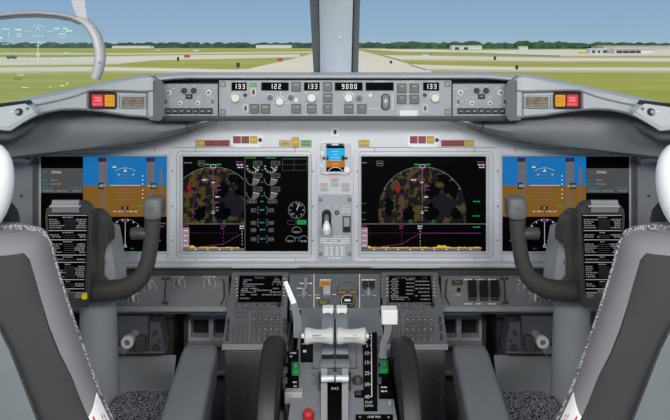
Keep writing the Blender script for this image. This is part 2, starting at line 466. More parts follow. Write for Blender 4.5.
mat('sign_red', (190, 84, 50), 0.6); mat('sign_black', (40, 44, 48), 0.6)
sign('orange red sign far out on the left grass island', 187, 58.6, 6, 'sign_red')
sign('dark red sign near the edge of the left runway shoulder', 280, 62.8, 5, 'sign_red', .9)
sign('dark sign on the grass left of the runway', 178, 62, 2, 'sign_black')
sign('dark arched sign on the nearer left grass strip', 238, 68.8, 3.2, 'sign_black', .8)
sign('small dark sign on concrete right of the window post', 391, 64.8, 2.4, 'sign_black', .6)
sign('small dark sign beside the far right grass strip', 495, 61, 2.4, 'sign_black')
sign('dark sign at the near edge of the right grass', 517, 71.6, 2.6, 'sign_black', .7)

# ================================================================== ROOM SHELL
b = MB(); b.box((-1.1, -0.9, -0.03), (1.1, 2.25, 0), 'floor_mat'); struct('floor', b)
b = MB(); b.box((-1.1, -0.9, EYE + 0.50), (1.1, 1.46, EYE + 0.53), 'wall_gray'); struct('ceiling', b)
for s in (-1, 1):
    b = MB(); b.box((s * 1.06 - 0.02, -0.9, 0), (s * 1.06 + 0.02, 2.25, EYE - 0.22), 'wall_gray'); struct('wall_' + SIDE[s], b)
b = MB(); b.box((-1.04, 2.16, 0.0), (1.04, 2.2, EYE - 0.24), 'bay_dark'); struct('wall_front', b)
# windscreen post
b = MB()
def postpoly(pts, y0, y1, m):
    b.loft([[P(x, y, d) for x, y, d in r] for r in pts], m)
top, bot = -40, 76
rings = []
for py, l, r in [(-60, 318, 353.5), (0, 319.2, 353.0), (40, 319.8, 352.0), (78, 320, 351)]:
    d = 1.86 + 0.24 * (py + 60) / 138
    q = [(l, 0), (l + 3, -.012), (335.5 - 8, -.02), (335.5 + 8, -.02), (r - 3, -.012), (r, 0), (r, .05), (l, .05)]
    rings.append([P(x, py, d + e) for x, e in q])
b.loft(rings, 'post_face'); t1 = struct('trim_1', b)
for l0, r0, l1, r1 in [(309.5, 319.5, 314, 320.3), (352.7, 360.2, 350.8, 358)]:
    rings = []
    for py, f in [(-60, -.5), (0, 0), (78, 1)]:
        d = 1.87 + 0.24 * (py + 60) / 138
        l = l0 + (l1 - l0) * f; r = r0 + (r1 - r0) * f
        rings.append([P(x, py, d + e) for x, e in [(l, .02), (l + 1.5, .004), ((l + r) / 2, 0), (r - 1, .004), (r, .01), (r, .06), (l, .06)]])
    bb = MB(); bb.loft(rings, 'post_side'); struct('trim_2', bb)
bb = MB(); bb.knob(V(1.955), 339.5, 37, [(1.3, -.004), (1.3, .002), (.9, .003)], 'clip_metal', 12); part('screw', bb, t1)
# windscreens
for s, n in ((-1, 'window_1'), (1, 'window_2')):
    b = MB(); q = [P(mx(s, 313), 82, 2.14), P(mx(s, 313), -190, 1.47), P(mx(s, -160), -190, 1.40), P(mx(s, -160), 120, 2.0)]
    b.prism(q, (0, .008, 0), 'windshield_glass'); w = struct(n, b)
    b = MB(); b.tube([P(mx(s, 312), 80, 2.13), P(mx(s, 140), 80, 2.06), P(mx(s, -160), 141, 1.99)], .012, 'hud_dark', 8); part('window_seal', b, w)

# ================================================================== GLARESHIELD
gs = thing('glareshield', 'pale grey glareshield hood across the top of the instrument panel', 'glareshield', P(335, 80, 1.6))
def xrow(profile, xs, f=None):
    return [[P(x, py, d) for py, d in profile(x)] for x in xs]
hp = [(74.5, 2.1), (72.3, 1.64), (72.6, 1.60), (74.0, 1.565), (75.5, 1.553), (77.6, 1.55), (78.6, 1.556), (79.2, 1.60), (79.0, 1.70), (76.5, 1.75), (77, 2.1)]
b = MB(); b.loft([[P(x, y, d) for y, d in hp] for x in (186, 260, 335, 410, 484)], 'hood', sharp if False else True, True); part('center_hood', b, gs)
for s in (-1, 1):
    # shoulder that slopes from the centre hood to the side
    xs = [(188, 0), (172, .6), (160, 1.4), (152, 2.0)]
    b = MB(); b.loft([[P(mx(s, x), y + k * 1.5, d - k * .012) for y, d in hp] for x, k in xs], 'hood'); part('shoulder', b, gs)
    # cheek beside the EFIS panel
    b = MB()
    fr = V(1.545)
    b.loft([[P(mx(s, x), y, d) for x, y in [(149, 75.5), (154, 75.8), (163, 82), (163, 118), (160, 121), (149, 120)]] for d in (1.53, 1.66)], 'cheek'); part('cheek', b, gs)
# housing behind and below the mode panels
b = MB(); b.loft([[P(x, y, d) for y, d in [(115.8, 1.566), (118, 1.555), (120, 1.556), (120.6, 1.575), (121, 1.695), (74.8, 1.76), (79.5, 1.62), (115.8, 1.60)]] for x in (160, 510)], 'cheek'); part('housing', b, gs)
b = MB(); b.plate(V(1.555), 160, 118.4, 510, 121, -.002, .003, .8, .001, 'knob_dark'); part('lip_shade_strip', b, gs)  # dark strip painted in as the shade under the housing lip
b = MB(); b.plate(V(1.60), 161, 77.5, 509, 81.5, -.004, .002, 0, 0, 'black'); part('gap_shade_strip', b, gs)  # black strip standing in for the shadow gap below the hood

def side_hood(s):
    # columns: x, far-edge row, crest row, step row, foot row, depth
    cols = [(153, 73.6, 75.4, 91.5, 118.5, 1.525), (148.5, 73.8, 75.2, 91.8, 118.2, 1.520), (146, 74.2, 75.6, 92, 118, 1.518), (138, 75.0, 76.2, 91.8, 117.2, 1.512), (127, 76.8, 78.6, 91.5, 116.5, 1.50), (115, 79.4, 81.2, 91.2, 114.5, 1.49),
            (100, 82.4, 84, 91.0, 112.2, 1.475), (90, 84.4, 86, 91.2, 111.2, 1.46), (86.5, 85.2, 86.8, 92.5, 110.8, 1.457), (75, 87.6, 89.2, 97, 110.2, 1.445), (60, 90.7, 92.3, 101, 110.8, 1.43), (46, 93.6, 95.4, 104, 113.5, 1.415), (36, 95.8, 97.5, 106, 117.0, 1.40), (20, 99.2, 101, 112, 125, 1.385), (0, 103.6, 105.4, 118, 130, 1.36), (-40, 113, 115, 128, 142, 1.31)]
    b = MB(); rings = []
    for x, f, c, st, ft, d in cols:
        rec = .016 if 87 <= x <= 146 else 0.0
        top = [(f - .8, d + .35), (f, d + .10), (f + .5, d + .045), (c, d + .014), (c + 2.2, d + .002), (st - 1.8, d - .003), (st - .3, d), (st + .5, d + .004 + rec), (ft - 2.5, d + .004 + rec), (ft - .6, d + .008 + rec), (ft, d + .02 + rec), (ft - 1, d + .14), (f + 6, d + .2)]
        # far edge keeps its world height while going back
        ring = [P(mx(s, x), py, dd) for py, dd in top]
        ring[0] = P(mx(s, x), f, d + .10) + Vector(((mx(s, x) - CX) / F * .3, .3, -.035))
        rings.append(ring)
    b.loft(rings, 'hood'); part('side_hood', b, gs, sharp=40)
    # end plug of the recess
    # lower cowl
    cols = [(218, 112, 121.8, 1.665), (205, 112, 126.5, 1.66), (190, 112, 132.8, 1.65), (170, 111, 138.6, 1.64), (150, 110, 142.8, 1.63), (120, 106, 147, 1.615), (90, 104, 150.8, 1.60), (60, 102, 154.2, 1.585), (35, 104, 156.8, 1.57), (0, 112, 161, 1.545), (-40, 120, 167, 1.50)]
    b = MB(); rings = []
    for x, t, f, d in cols:
        rings.append([P(mx(s, x), py, dd) for py, dd in [(t, d - .02), (t + .35 * (f - t), d - .042), (t + .7 * (f - t), d - .048), (f - 3, d - .040), (f - 1, d - .030), (f, d - .012), (f - .5, min(d + .06, 1.694)), (t, min(d + .08, 1.694))]])
    b.loft(rings, 'cowl'); part('lower_cowl', b, gs, sharp=40)
    # seam between cowl and knee wedge
    b = MB(); b.tube([P(mx(s, 190), 131, 1.603), P(mx(s, 187), 126, 1.597), P(mx(s, 184.5), 118, 1.597)], .0016, 'dark_metal', 8)
    b.tube([P(mx(s, 213), 122, 1.615), P(mx(s, 200), 127, 1.612), P(mx(s, 189), 132, 1.606), P(mx(s, 170), 137.4, 1.598), P(mx(s, 120), 146.3, 1.575), P(mx(s, 60), 153.6, 1.548)], .0014, 'dark_metal', 8); part('cowl_seam', b, gs)
for s in (-1, 1): side_hood(s)

# ---- side vent panel at the outer end
for s in (-1, 1):
    t = thing('side_vent_panel', f'light grey end panel with a round knob at the {SIDE[s]} end of the glareshield', 'panel', P(mx(s, 12), 118, 1.36), 'glareshield end panels')
    fr = V(1.352)
    b = MB(); b.polyplate(fr, mpl(s, [(-30, 109), (0, 107.2), (26, 103.4), (31, 107), (35, 112), (24, 118.5), (9, 127.3), (4, 126.6), (-30, 117)]), -.02, .004, 'panel'); part('face_plate', b, t)
    b = MB(); b.tube([fr(mx(s, 36), 113.2, -.004), fr(mx(s, 24), 120.2, 0), fr(mx(s, 10), 129.2, 0), fr(mx(s, 3), 128.6, 0), fr(mx(s, -30), 119, 0)], .004, 'hood', 10); part('edge_trim', b, t)
    b = MB(); b.polyplate(fr, mpl(s, [(-30, 105.6), (0, 103.6), (26, 100.6), (29, 104.4), (26, 104.0), (0, 107.4), (-30, 109.4)]), -.02, .003, 'black'); part('air_slot', b, t)
    b = MB(); b.knob(fr, mx(s, 20.5), 111.5, [(3.6, .003), (3.6, .009), (2.6, .012)], 'knob_dark'); b.knob(fr, mx(s, 20.5), 111.5, [(2.2, .012), (2.0, .016), (.8, .0165)], 'clip_metal'); part('knob', b, t)
    b = MB(); b.knob(fr, mx(s, 28.5), 108.5, [(1.9, .003), (1.7, .0055)], 'knob_gray'); part('screw', b, t); b = MB(); b.knob(fr, mx(s, 0), 114, [(1.2, .003), (1.1, .0055)], 'knob_gray'); part('screw', b, t)
    b = MB(); b.bar(fr, *(lambda q: (q[0], 111, q[1], 112))(mxr(s, 11, 15)), .0045, 'white_paint'); part('lettering', b, t)
    b = MB(); b.tube([P(mx(s, -20), 128, 1.42), P(mx(s, -4), 134.5, 1.40), P(mx(s, 10), 134.2, 1.42), P(mx(s, 22), 130, 1.44), P(mx(s, 34), 124, 1.46)], [.010, .013, .013, .010, .006], 'cheek', 10); part('air_outlet', b, t)

# ---- warning lights
for s in (-1, 1):
    pa, pb = P(mx(s, 90), 100, 1.4735), P(mx(s, 146), 100, 1.5315)
    nrm = (pb - pa).cross(Vector((0, 0, 1))); nrm = nrm if nrm.y < 0 else -nrm
    fr = Plane(pa, nrm)
    x0, x1 = mxr(s, 88.8, 117)
    t = thing('warning_light', f'lit red square fire warning light on the {SIDE[s]} side of the glareshield', 'warning light', fr(mx(s, 97.5), 106, -.01), 'fire warning lights')
    a, c = mxr(s, 92, 102.6)
    b = MB(); b.plate(fr, a, 95, c, 106.2, -.001, .006, .6, .001, 'e_red'); part('lens', b, t)
    b = MB(); cx = (a + c) / 2
    b.text(fr, 'FIRE', cx, 97.7, 1.9, .0063, 'e_white', 6); b.text(fr, 'WARN', cx, 100.4, 1.9, .0063, 'e_white', 7); b.text(fr, 'BELL CUTOUT', cx, 104, 1.2, .0063, 'e_white', 9); part('lettering', b, t)
    t = thing('caution_light', f'lit amber square master caution light on the {SIDE[s]} side of the glareshield', 'warning light', fr(mx(s, 109), 106, -.01), 'master caution lights')
    a, c = mxr(s, 104.8, 114.2); cx = (a + c) / 2
    b = MB(); b.plate(fr, a, 95, c, 106.2, -.001, .006, .6, .001, 'e_amber'); part('lens', b, t)
    b = MB(); b.text(fr, 'MASTER', cx, 97.4, 1.8, .0063, 'ink', 8.4); b.text(fr, 'CAUTION', cx, 100, 1.8, .0063, 'ink', 8.4); b.bar(fr, cx - 4.4, 101.6, cx + 4.4, 102.1, .0063, 'ink'); b.text(fr, 'PUSH TO RESET', cx, 104, 1.3, .0063, 'ink', 8.4); part('lettering', b, t)
    b = MB(); b.plate(fr, x0, 92.4, x1, 108.6, -.02, -.0005, 2, .001, 'black'); part('light_recess', b, gs)
    a, c = mxr(s, 120, 145)
    t = thing('system_annunciator', f'grey annunciator box with six amber captions on the {SIDE[s]} glareshield', 'annunciator', fr((a + c) / 2, 107, -.01), 'six-caption annunciators')
    b = MB(); b.plate(fr, a, 95.6, c, 107.6, -.02, .004, .4, .0008, 'bezel'); part('body', b, t)
    b = MB(); b.plate(fr, a + 1.2, 96.6, c - 1.2, 106.6, .0035, .0045, .3, 0, 'key_gray'); part('screen', b, t)
    rows = [['FLT CONT', 'ELEC'], ['IRS', 'APU'], ['FUEL', 'OVHT/DET']] if s < 0 else [['ANTI-ICE', 'ENG'], ['HYD', 'OVERHEAD'], ['DOORS', 'AIR COND']]
    wd = [[9, 6], [3.5, 4], [5, 9.5]] if s < 0 else [[7, 4], [4, 9.5], [7, 9]]
    b = MB()
    for i, rw in enumerate(rows):
        for j, tx in enumerate(rw): b.text(fr, tx, a + 6.8 + j * 11.3, 98.6 + i * 3, 1.7, .0048, 'e_letter_amber', wd[i][j])
    part('lettering', b, t)

# ---- mode control panel
fr = V(1.572)
mcp = thing('mode_control_panel', 'grey autopilot panel with lit white number windows in the centre of the glareshield', 'control panel', fr(335, 116, -.02))
b = MB(); b.plate(fr, 219, 80.3, 451.5, 116.2, -.03, 0, .8, .001, 'mcp_face'); part('face_plate', b, mcp)
for x0, x1, y0, y1, tx, cx in [(232, 246.3, 82.7, 90.2, '133', 239.5), (261.8, 288.3, 82.7, 90.2, '122', 275.5), (304.4, 319.3, 82.7, 90.2, '133', 312), (335.2, 362.2, 82.7, 90.2, '9000', 349.3), (366, 393.2, 82.7, 90.2, '', 0), (423.4, 438.6, 82.7, 90.2, '133', 431)]:
    b = MB(); b.ring(fr, (x0 - .5, y0 - .5, x1 + .5, y1 + .5), (x0, y0, x1, y1), 0, .002, 'knob_dark'); b.plate(fr, x0, y0, x1, y1, 0, .0008, .1, 0, 'screen_black'); w = part('display_window', b, mcp)
    if tx:
        b = MB(); b.digits(fr, tx, cx, 86.4, 4.8, .0012, 'e_lit'); part('digits', b, w)
buttons = [(250, 104, 'N1', 2.5), (261, 104, 'SPEED', 5.5), (291.6, 82, 'VNAV', 4), (291.6, 104, 'LVL CHG', 6.5), (307.2, 104, 'HDG SEL', 6.5), (323, 82, 'LNAV', 4), (323, 93, 'VOR LOC', 6.5), (323, 104, 'APP', 3), (344.2, 104, 'ALT HLD', 6.5), (357.2, 104, 'V/S', 3),
           (397, 83.5, 'CMD', 4), (409.6, 83.5, 'CMD', 4), (397, 94.6, 'CWS', 4), (409.6, 94.6, 'CWS', 4)]
for x, y, tx, w in buttons:
    b = MB(); b.plate(fr, x, y, x + 9.2, y + 9.2, 0, .006, .5, .0012, 'key_gray'); k = part('button', b, mcp)
    b = MB(); b.text(fr, tx, x + 4.6, y + 2.6, 1.3, .0063, 'white_paint', w); part('caption', b, k)
for x, y, r, m, h in [(236, 97.6, 4.6, 'cream', .014), (280.1, 101.2, 4.1, 'plastic_white', .015), (311.6, 97.6, 4.6, 'plastic_white', .014), (348.4, 97.6, 4.4, 'plastic_white', .015), (434.6, 97.6, 4.6, 'cream', .014)]:
    b = MB(); b.knob(fr, x, y, [(r, 0), (r, h - .003), (r * .92, h - .001), (r * .8, h)], m, 24); part('knob', b, mcp)
for x, y, r in [(270, 97.6, 3), (290.8, 97.6, 3), (359, 98.2, 3)]:
    b = MB(); b.knob(fr, x, y, [(r, 0), (r, .005), (r * .8, .006)], 'knob_gray'); b.knob(fr, x, y, [(r * .4, .006), (r * .3, .0062)], 'knob_dark', 10); part('dial', b, mcp)
for x, y in [(245.3, 95), (424.6, 95)]:
    b = MB(); b.knob(fr, x, y, [(2, 0), (1.9, .003), (1.2, .0035)], 'knob_dark'); part('screw', b, mcp)
for x, y in [(223, 84.2), (223, 112), (447.4, 84.2), (447.4, 112)]:
    b = MB(); b.plate(fr, x - 3, y - 3, x + 3, y + 3, 0, .0018, 1.5, .0006, 'knob_gray'); b.knob(fr, x, y, [(1.6, .0018), (1.4, .003)], 'clip_metal', 10); part('fastener', b, mcp)
for x, y in [(253.5, 91.8), (245.6, 108.2), (425, 108.2)]:
    b = MB(); b.plate(fr, x - .9, y - 2.0, x + .9, y + 2.0, 0, .007, .8, .001, 'dull_red'); part('toggle_switch', b, mcp)
b = MB(); b.plate(fr, 250, 82.6, 256.8, 86.8, 0, .002, .3, .0005, 'lens_green'); part('indicator_light', b, mcp)
b = MB(); b.knob(fr, 370.4, 95.5, [(2.3, 0), (2.2, .003), (1.2, .0045)], 'plastic_white'); part('indicator_light', b, mcp)
b = MB()     # vertical speed thumbwheel: a ribbed wheel standing out of its slot
b.plate(fr, 381, 93.6, 390, 110.6, 0, .001, 4, 0, 'knob_dark'); part('wheel_slot', b, mcp)
b = MB(); c = fr(385.5, 102.1, -.006); rr = .0185
rings = []
for q in range(9):
    u = -1 + q / 4; w = .0068 * u; r2 = rr * (1 - .16 * u * u)
    rings.append([c + Vector((w, -r2 * math.cos(2 * PI * i / 28) * (1 + .02 * (i % 2)), r2 * math.sin(2 * PI * i / 28) * (1 + .02 * (i % 2)))) for i in range(28)])
b.loft(rings, 'clip_metal'); part('thumbwheel', b, mcp)
b = MB(); b.plate(fr, 399.2, 109.8, 417.4, 115.8, 0, .007, .4, .001, 'plastic_white'); part('disengage_bar', b, mcp)
b = MB(); H = .0004; W = 'white_paint'
for tx, x, w in [('COURSE', 239.5, 7), ('IAS/MACH', 275, 10), ('HEADING', 312, 7.5), ('ALTITUDE', 348.5, 9), ('VERT SPEED', 379.5, 12), ('A/P ENGAGE', 408, 12), ('COURSE', 431, 7)]:
    b.text(fr, tx, x, 81.5, 1.3, H, W, w)
b.text(fr, 'A/T', 253.5, 81.5, 1.2, H, W, 3); b.text(fr, 'DISENGAGE', 408, 107.4, 1.2, H, W, 10)
for x, y, r in [(280.1, 101.2, 5.1), (348.4, 97.6, 5.3), (236, 97.6, 5.4), (434.6, 97.6, 5.4), (270, 97.6, 3.6), (290.8, 97.6, 3.6)]: b.arc(fr, x, y, r, 0, 360, .4, H, W)
b.line(fr, [(280.5, 95.5), (280.5, 91)], .4, H, W); b.line(fr, [(304.5, 91.4), (308, 94.4)], .4, H, W); b.line(fr, [(319.5, 91.4), (315, 94.4)], .4, H, W)
b.line(fr, [(272, 102.6), (275, 103.6)], .4, H, W); b.line(fr, [(285, 103.6), (289, 102.6)], .4, H, W); b.line(fr, [(367, 108.6), (380, 108.6)], .4, H, W); b.line(fr, [(393, 94), (393, 110)], .4, H, W)
for i in range(7): b.line(fr, [(391.6, 94 + i * 2.6), (393, 94 + i * 2.6)], .35, H, W)
for x, y in [(253.5, 91.8), (245.6, 108.2), (425, 108.2)]:
    q = rrect(x - 2.3, y - 3.9, x + 2.3, y + 3.9, 2.2); b.line(fr, q + q[:1], .55, H, W)
b.line(fr, [(398, 108.8), (398, 116)], .35, H, W); b.line(fr, [(418.6, 108.8), (418.6, 116)], .35, H, W); b.line(fr, [(397, 81.5), (397, 82.6)], .3, H, W)
b.frame(fr, 294.5, 98.6, 297.5, 101.6, .7, H, 'e_dimgreen') if False else b.bar(fr, 294.6, 98.4, 297.8, 101.8, H, 'white_paint')
part('lettering', b, mcp)

# ---- EFIS panels
for s, off in ((-1, 0.0), (1, 291.8)):
    fr = V(1.58)
    t = thing('display_control_panel', f'small grey panel with knobs and seven dark keys {"left" if s < 0 else "right"} of the autopilot panel', 'control panel', fr(190 + off, 116, -.02), 'display control panels')
    X = lambda x: x + off
    x0, x1 = (161, 217.8) if s < 0 else (452.6, 509.4)
    b = MB(); b.plate(fr, x0, 83.8, x1, 116.3, -.03, 0, .6, .001, 'efis_face'); part('face_plate', b, t)
    for x, y, r in [(168.5, 92.5, 3.0), (208.7, 92.5, 3.0), (180, 103, 2.4), (198, 103, 2.4)]:
        b = MB(); b.knob(fr, X(x), y, [(r, 0), (r, .002), (r * .95, .0025)], 'plastic_white', 20); b.knob(fr, X(x), y, [(r * .5, .002), (r * .5, .006), (r * .4, .007)], 'knob_gray', 14); part('knob', b, t)
    for x in (184.6, 194.0):
        b = MB(); b.knob(fr, X(x), 90.5, [(2.7, 0), (2.7, .006), (2.2, .007)], 'knob_dark'); part('push_button', b, t)
    b = MB(); b.plate(fr, X(186), 94, X(192.6), 98.6, 0, .006, .6, .001, 'dark_key'); k = part('key', b, t)
    b = MB(); b.text(fr, 'CTR', X(189.3), 96.2, 1.3, .0062, 'white_paint', 3); part('caption', b, k)
    for x in (166.4, 212.8):
        b = MB(); b.plate(fr, X(x) - .6, 99.8, X(x) + .6, 103.2, 0, .006, .5, .001, 'dull_red'); part('toggle_switch', b, t)
    for i, tx in enumerate(['WXR', 'STA', 'WPT', 'ARPT', 'DATA', 'POS', 'TERR']):
        x = 165.7 + i * 6.85
        b = MB(); b.plate(fr, X(x), 108.1, X(x) + 5.9, 113.7, 0, .006, .5, .001, 'dark_key'); k = part('key', b, t)
        b = MB(); b.text(fr, tx, X(x) + 2.95, 110.8, 1.3, .0062, 'white_paint', 3.6); part('caption', b, k)
    b = MB(); W = 'white_paint'
    for tx, x, y, w in [('MINS', 168.5, 86.6, 4), ('RADIO', 163.8, 88.2, 4), ('BARO', 174.5, 88.2, 4.5), ('FPV', 184.5, 86.2, 3), ('MTRS', 194, 86.2, 4), ('BARO', 209, 86.6, 5), ('IN', 204.6, 88.2, 2), ('HPA', 214.5, 88.2, 3), ('VOR 1', 166, 97.8, 4), ('ADF 1', 166, 105.3, 4), ('OFF', 170.5, 101.6, 3), ('VOR 2', 212.6, 97.8, 4), ('ADF 2', 212.6, 105.3, 4), ('OFF', 208.6, 101.8, 3), ('APP VOR MAP', 181, 97.3, 8), ('PLN', 174.8, 99.6, 3), ('RANGE', 198.6, 97.3, 5), ('TFC', 187, 100.3, 3)]:
        b.text(fr, tx, X(x), y, 1.1, .0004, W, w)
    part('lettering', b, t)

# ================================================================== MAIN INSTRUMENT PANEL
PD = 1.70
fr = V(PD)
ip = thing('instrument_panel', 'pale grey main instrument panel holding the four big displays', 'instrument panel', P(335, 272, PD))
b = MB(); b.plate(fr, 30, 119, 640, 272, -.02, 0, 2, .002, 'panel'); part('board', b, ip)
for x0, x1 in [(168.8, 316.2), (353.4, 501.2), (22, 167.2), (502.8, 648)]:
    b = MB(); b.plate(fr, max(x0, 34), 148.5, min(x1, 636), 262, 0, .0035, 5, .0015, 'panel'); part('module_plate', b, ip)
b = MB(); b.plate(fr, 317.4, 142, 352.2, 262, 0, .0022, .8, .001, 'panel'); part('center_plate', b, ip)
# screws and corner brackets of the module plates
for x in (172.6, 312.8, 357.2, 497.4, 160.5, 509.5):
    for y in (171, 206, 240):
        b = MB(); b.knob(fr, x, y, [(1.0, .0034), (.9, .0045)], 'panel_seam', 8); part('screw', b, ip)
b = MB()
for x0, x1 in [(177, 311.5), (358.5, 492.5)]:
    q = rrect(x0, 151.2, x1, 257, 4); b.line(fr, q + q[:1], .45, .0038, 'panel_seam')
for x in (195.5, 295.5, 374.5, 474.5, 155, 515): b.line(fr, [(x, 147), (x, 152.5)], .6, .0038, 'panel_seam'); b.line(fr, [(x, 258), (x, 262)], .6, .0038, 'panel_seam')
for x0, x1 in [(168, 317), (353, 502)]: b.line(fr, [(x0 + 5, 147.6), (x1 - 5, 147.6)], .6, .0004, 'panel_seam')
part('seam', b, ip)
b = MB(); b.loft([[P(x, y, d) for y, d in [(260.5, 1.70), (262, 1.685), (263.6, 1.668), (265.8, 1.662), (267.5, 1.664), (268.5, 1.672), (268.7, 1.698), (262, 1.698)]] for x in (34, 335, 636)], 'panel'); part('lower_ledge', b, ip)
b = MB(); b.plate(V(1.699), 34, 268.2, 636, 277, -.004, .001, 0, 0, 'dark_metal'); part('ledge_shade_strip', b, ip)  # dark plate that puts the shade below the ledge into colour
b = MB(); b.plate(V(1.664), 231.5, 265.3, 298, 268, -.004, .003, 1, .001, 'bezel'); part('card_holder', b, ip)
b = MB(); b.plate(V(1.664), 371, 265.3, 439, 268, -.004, .003, 1, .001, 'bezel'); part('card_holder', b, ip)
for s in (-1, 1):
    a, c = mxr(s, 33.2, 41)
    b = MB(); b.plate(fr, a, 156.5, c, 275, -.002, .012, 2.5, .006, 'panel_seam'); part('side_post', b, ip)
# caption lights set in the panel
def lamp(nm, x0, y0, x1, y1, m, tx=None, parent=None, frm=True, frr=fr, h=.0022, label=None):
    b = MB(); b.plate(frr, x0 - .5, y0 - .5, x1 + .5, y1 + .5, 0, h, .3, .0005, 'lens_frame'); b.plate(frr, x0, y0, x1, y1, h - .0005, h + .0006, .2, .0003, m)
    if tx:
        n = len(tx)
        for i, w in enumerate(tx): b.text(frr, w, (x0 + x1) / 2, y0 + (y1 - y0) * (i + .5) / n, (y1 - y0) / n * .55, h + .001, 'lens_amber' if m == 'lens_dimamber' else 'ink', (x1 - x0) * .75)
    return part(nm, b, parent, label)
def strip_thing(name, label, items, pl=None, knob=None, group=None):
    xs = [i[0] for i in items]
    t = thing(name, label, 'warning lights', fr(sum(xs) / len(xs) + 4, 146, 0), group)
    if pl:
        b = MB(); x0, x1 = pl; b.polyplate(fr, [(x0 + 3, 134.8), (x1 - 4, 134.8), (x1, 137.5), (x1, 143), (x1 - 4, 147.2), (x0 + 3, 147.2), (x0, 144), (x0, 137.5)], 0, .0045, 'light_plate'); part('base_plate', b, t)
    for x0, y0, x1, y1, m, tx in items:
        lamp('lamp', x0, y0, x1, y1, m, tx, t, h=.0062 if pl else .0022, label={'lens_red': 'red lamp', 'lens_amber': 'amber lamp', 'lens_green': 'green lamp'}.get(m))
    if knob:
        b = MB(); b.knob(fr, knob, 139.6, [(2.1, .002), (2, .008), (1, .0085)], 'knob_dark', 14); part('test_knob', b, t)
strip_thing('caption_light_strip', 'strip of one amber and two red captions above the left inner display', [(196, 140.6, 204.6, 145.8, 'lens_amber', ['BELOW', 'G/S']), (205.6, 140.6, 216.8, 145.8, 'lens_red', ['CABIN', 'ALTITUDE']), (217.8, 140.6, 229.2, 145.8, 'lens_red', ['TAKEOFF', 'CONFIG'])], group='caption strips above the displays')
strip_thing('autopilot_status_lights', 'raised plate of two red and one amber lights left of the standby instrument', [(233.8, 136.3, 240.6, 142.6, 'lens_red', ['A/P', 'P/RST']), (242.2, 136.3, 249, 142.6, 'lens_red', ['A/T', 'P/RST']), (250.8, 136.3, 257, 142.6, 'lens_amber', ['FMC', 'P/RST'])], (231.4, 263.5), 260.4, 'autopilot status plates')
strip_thing('caption_light_strip', 'amber, framed amber and green captions just left of the standby instrument', [(279.8, 140.8, 290, 145.6, 'lens_amber', ['SPEEDBRAKE']), (292.2, 137.6, 298.6, 146.6, 'lens_amber', ['AUTO', 'BRAKE']), (301.2, 140.6, 311, 145.8, 'lens_green', ['SPEEDBRAKE', 'ARMED'])], group='caption strips above the displays')
strip_thing('caption_light', 'single amber caption just right of the standby instrument', [(359.2, 140.6, 368.8, 145.8, 'lens_amber', ['ANTISKID', 'INOP'])])
strip_thing('autopilot_status_lights', 'raised plate of two red and one amber lights right of the standby instrument', [(410.2, 136.3, 416.8, 142.6, 'lens_red', ['A/P', 'P/RST']), (418.6, 136.3, 425.2, 142.6, 'lens_red', ['A/T', 'P/RST']), (427, 136.3, 433.4, 142.6, 'lens_amber', ['FMC', 'P/RST'])], (407, 439.5), 436.6, 'autopilot status plates')
strip_thing('caption_light_strip', 'strip of two red and one amber captions above the right inner display', [(441.6, 140.6, 452.8, 145.8, 'lens_red', ['TAKEOFF', 'CONFIG']), (453.8, 140.6, 463.4, 145.8, 'lens_red', ['CABIN', 'ALTITUDE']), (464.4, 140.6, 473.4, 145.8, 'lens_amber', ['BELOW', 'G/S'])], group='caption strips above the displays')

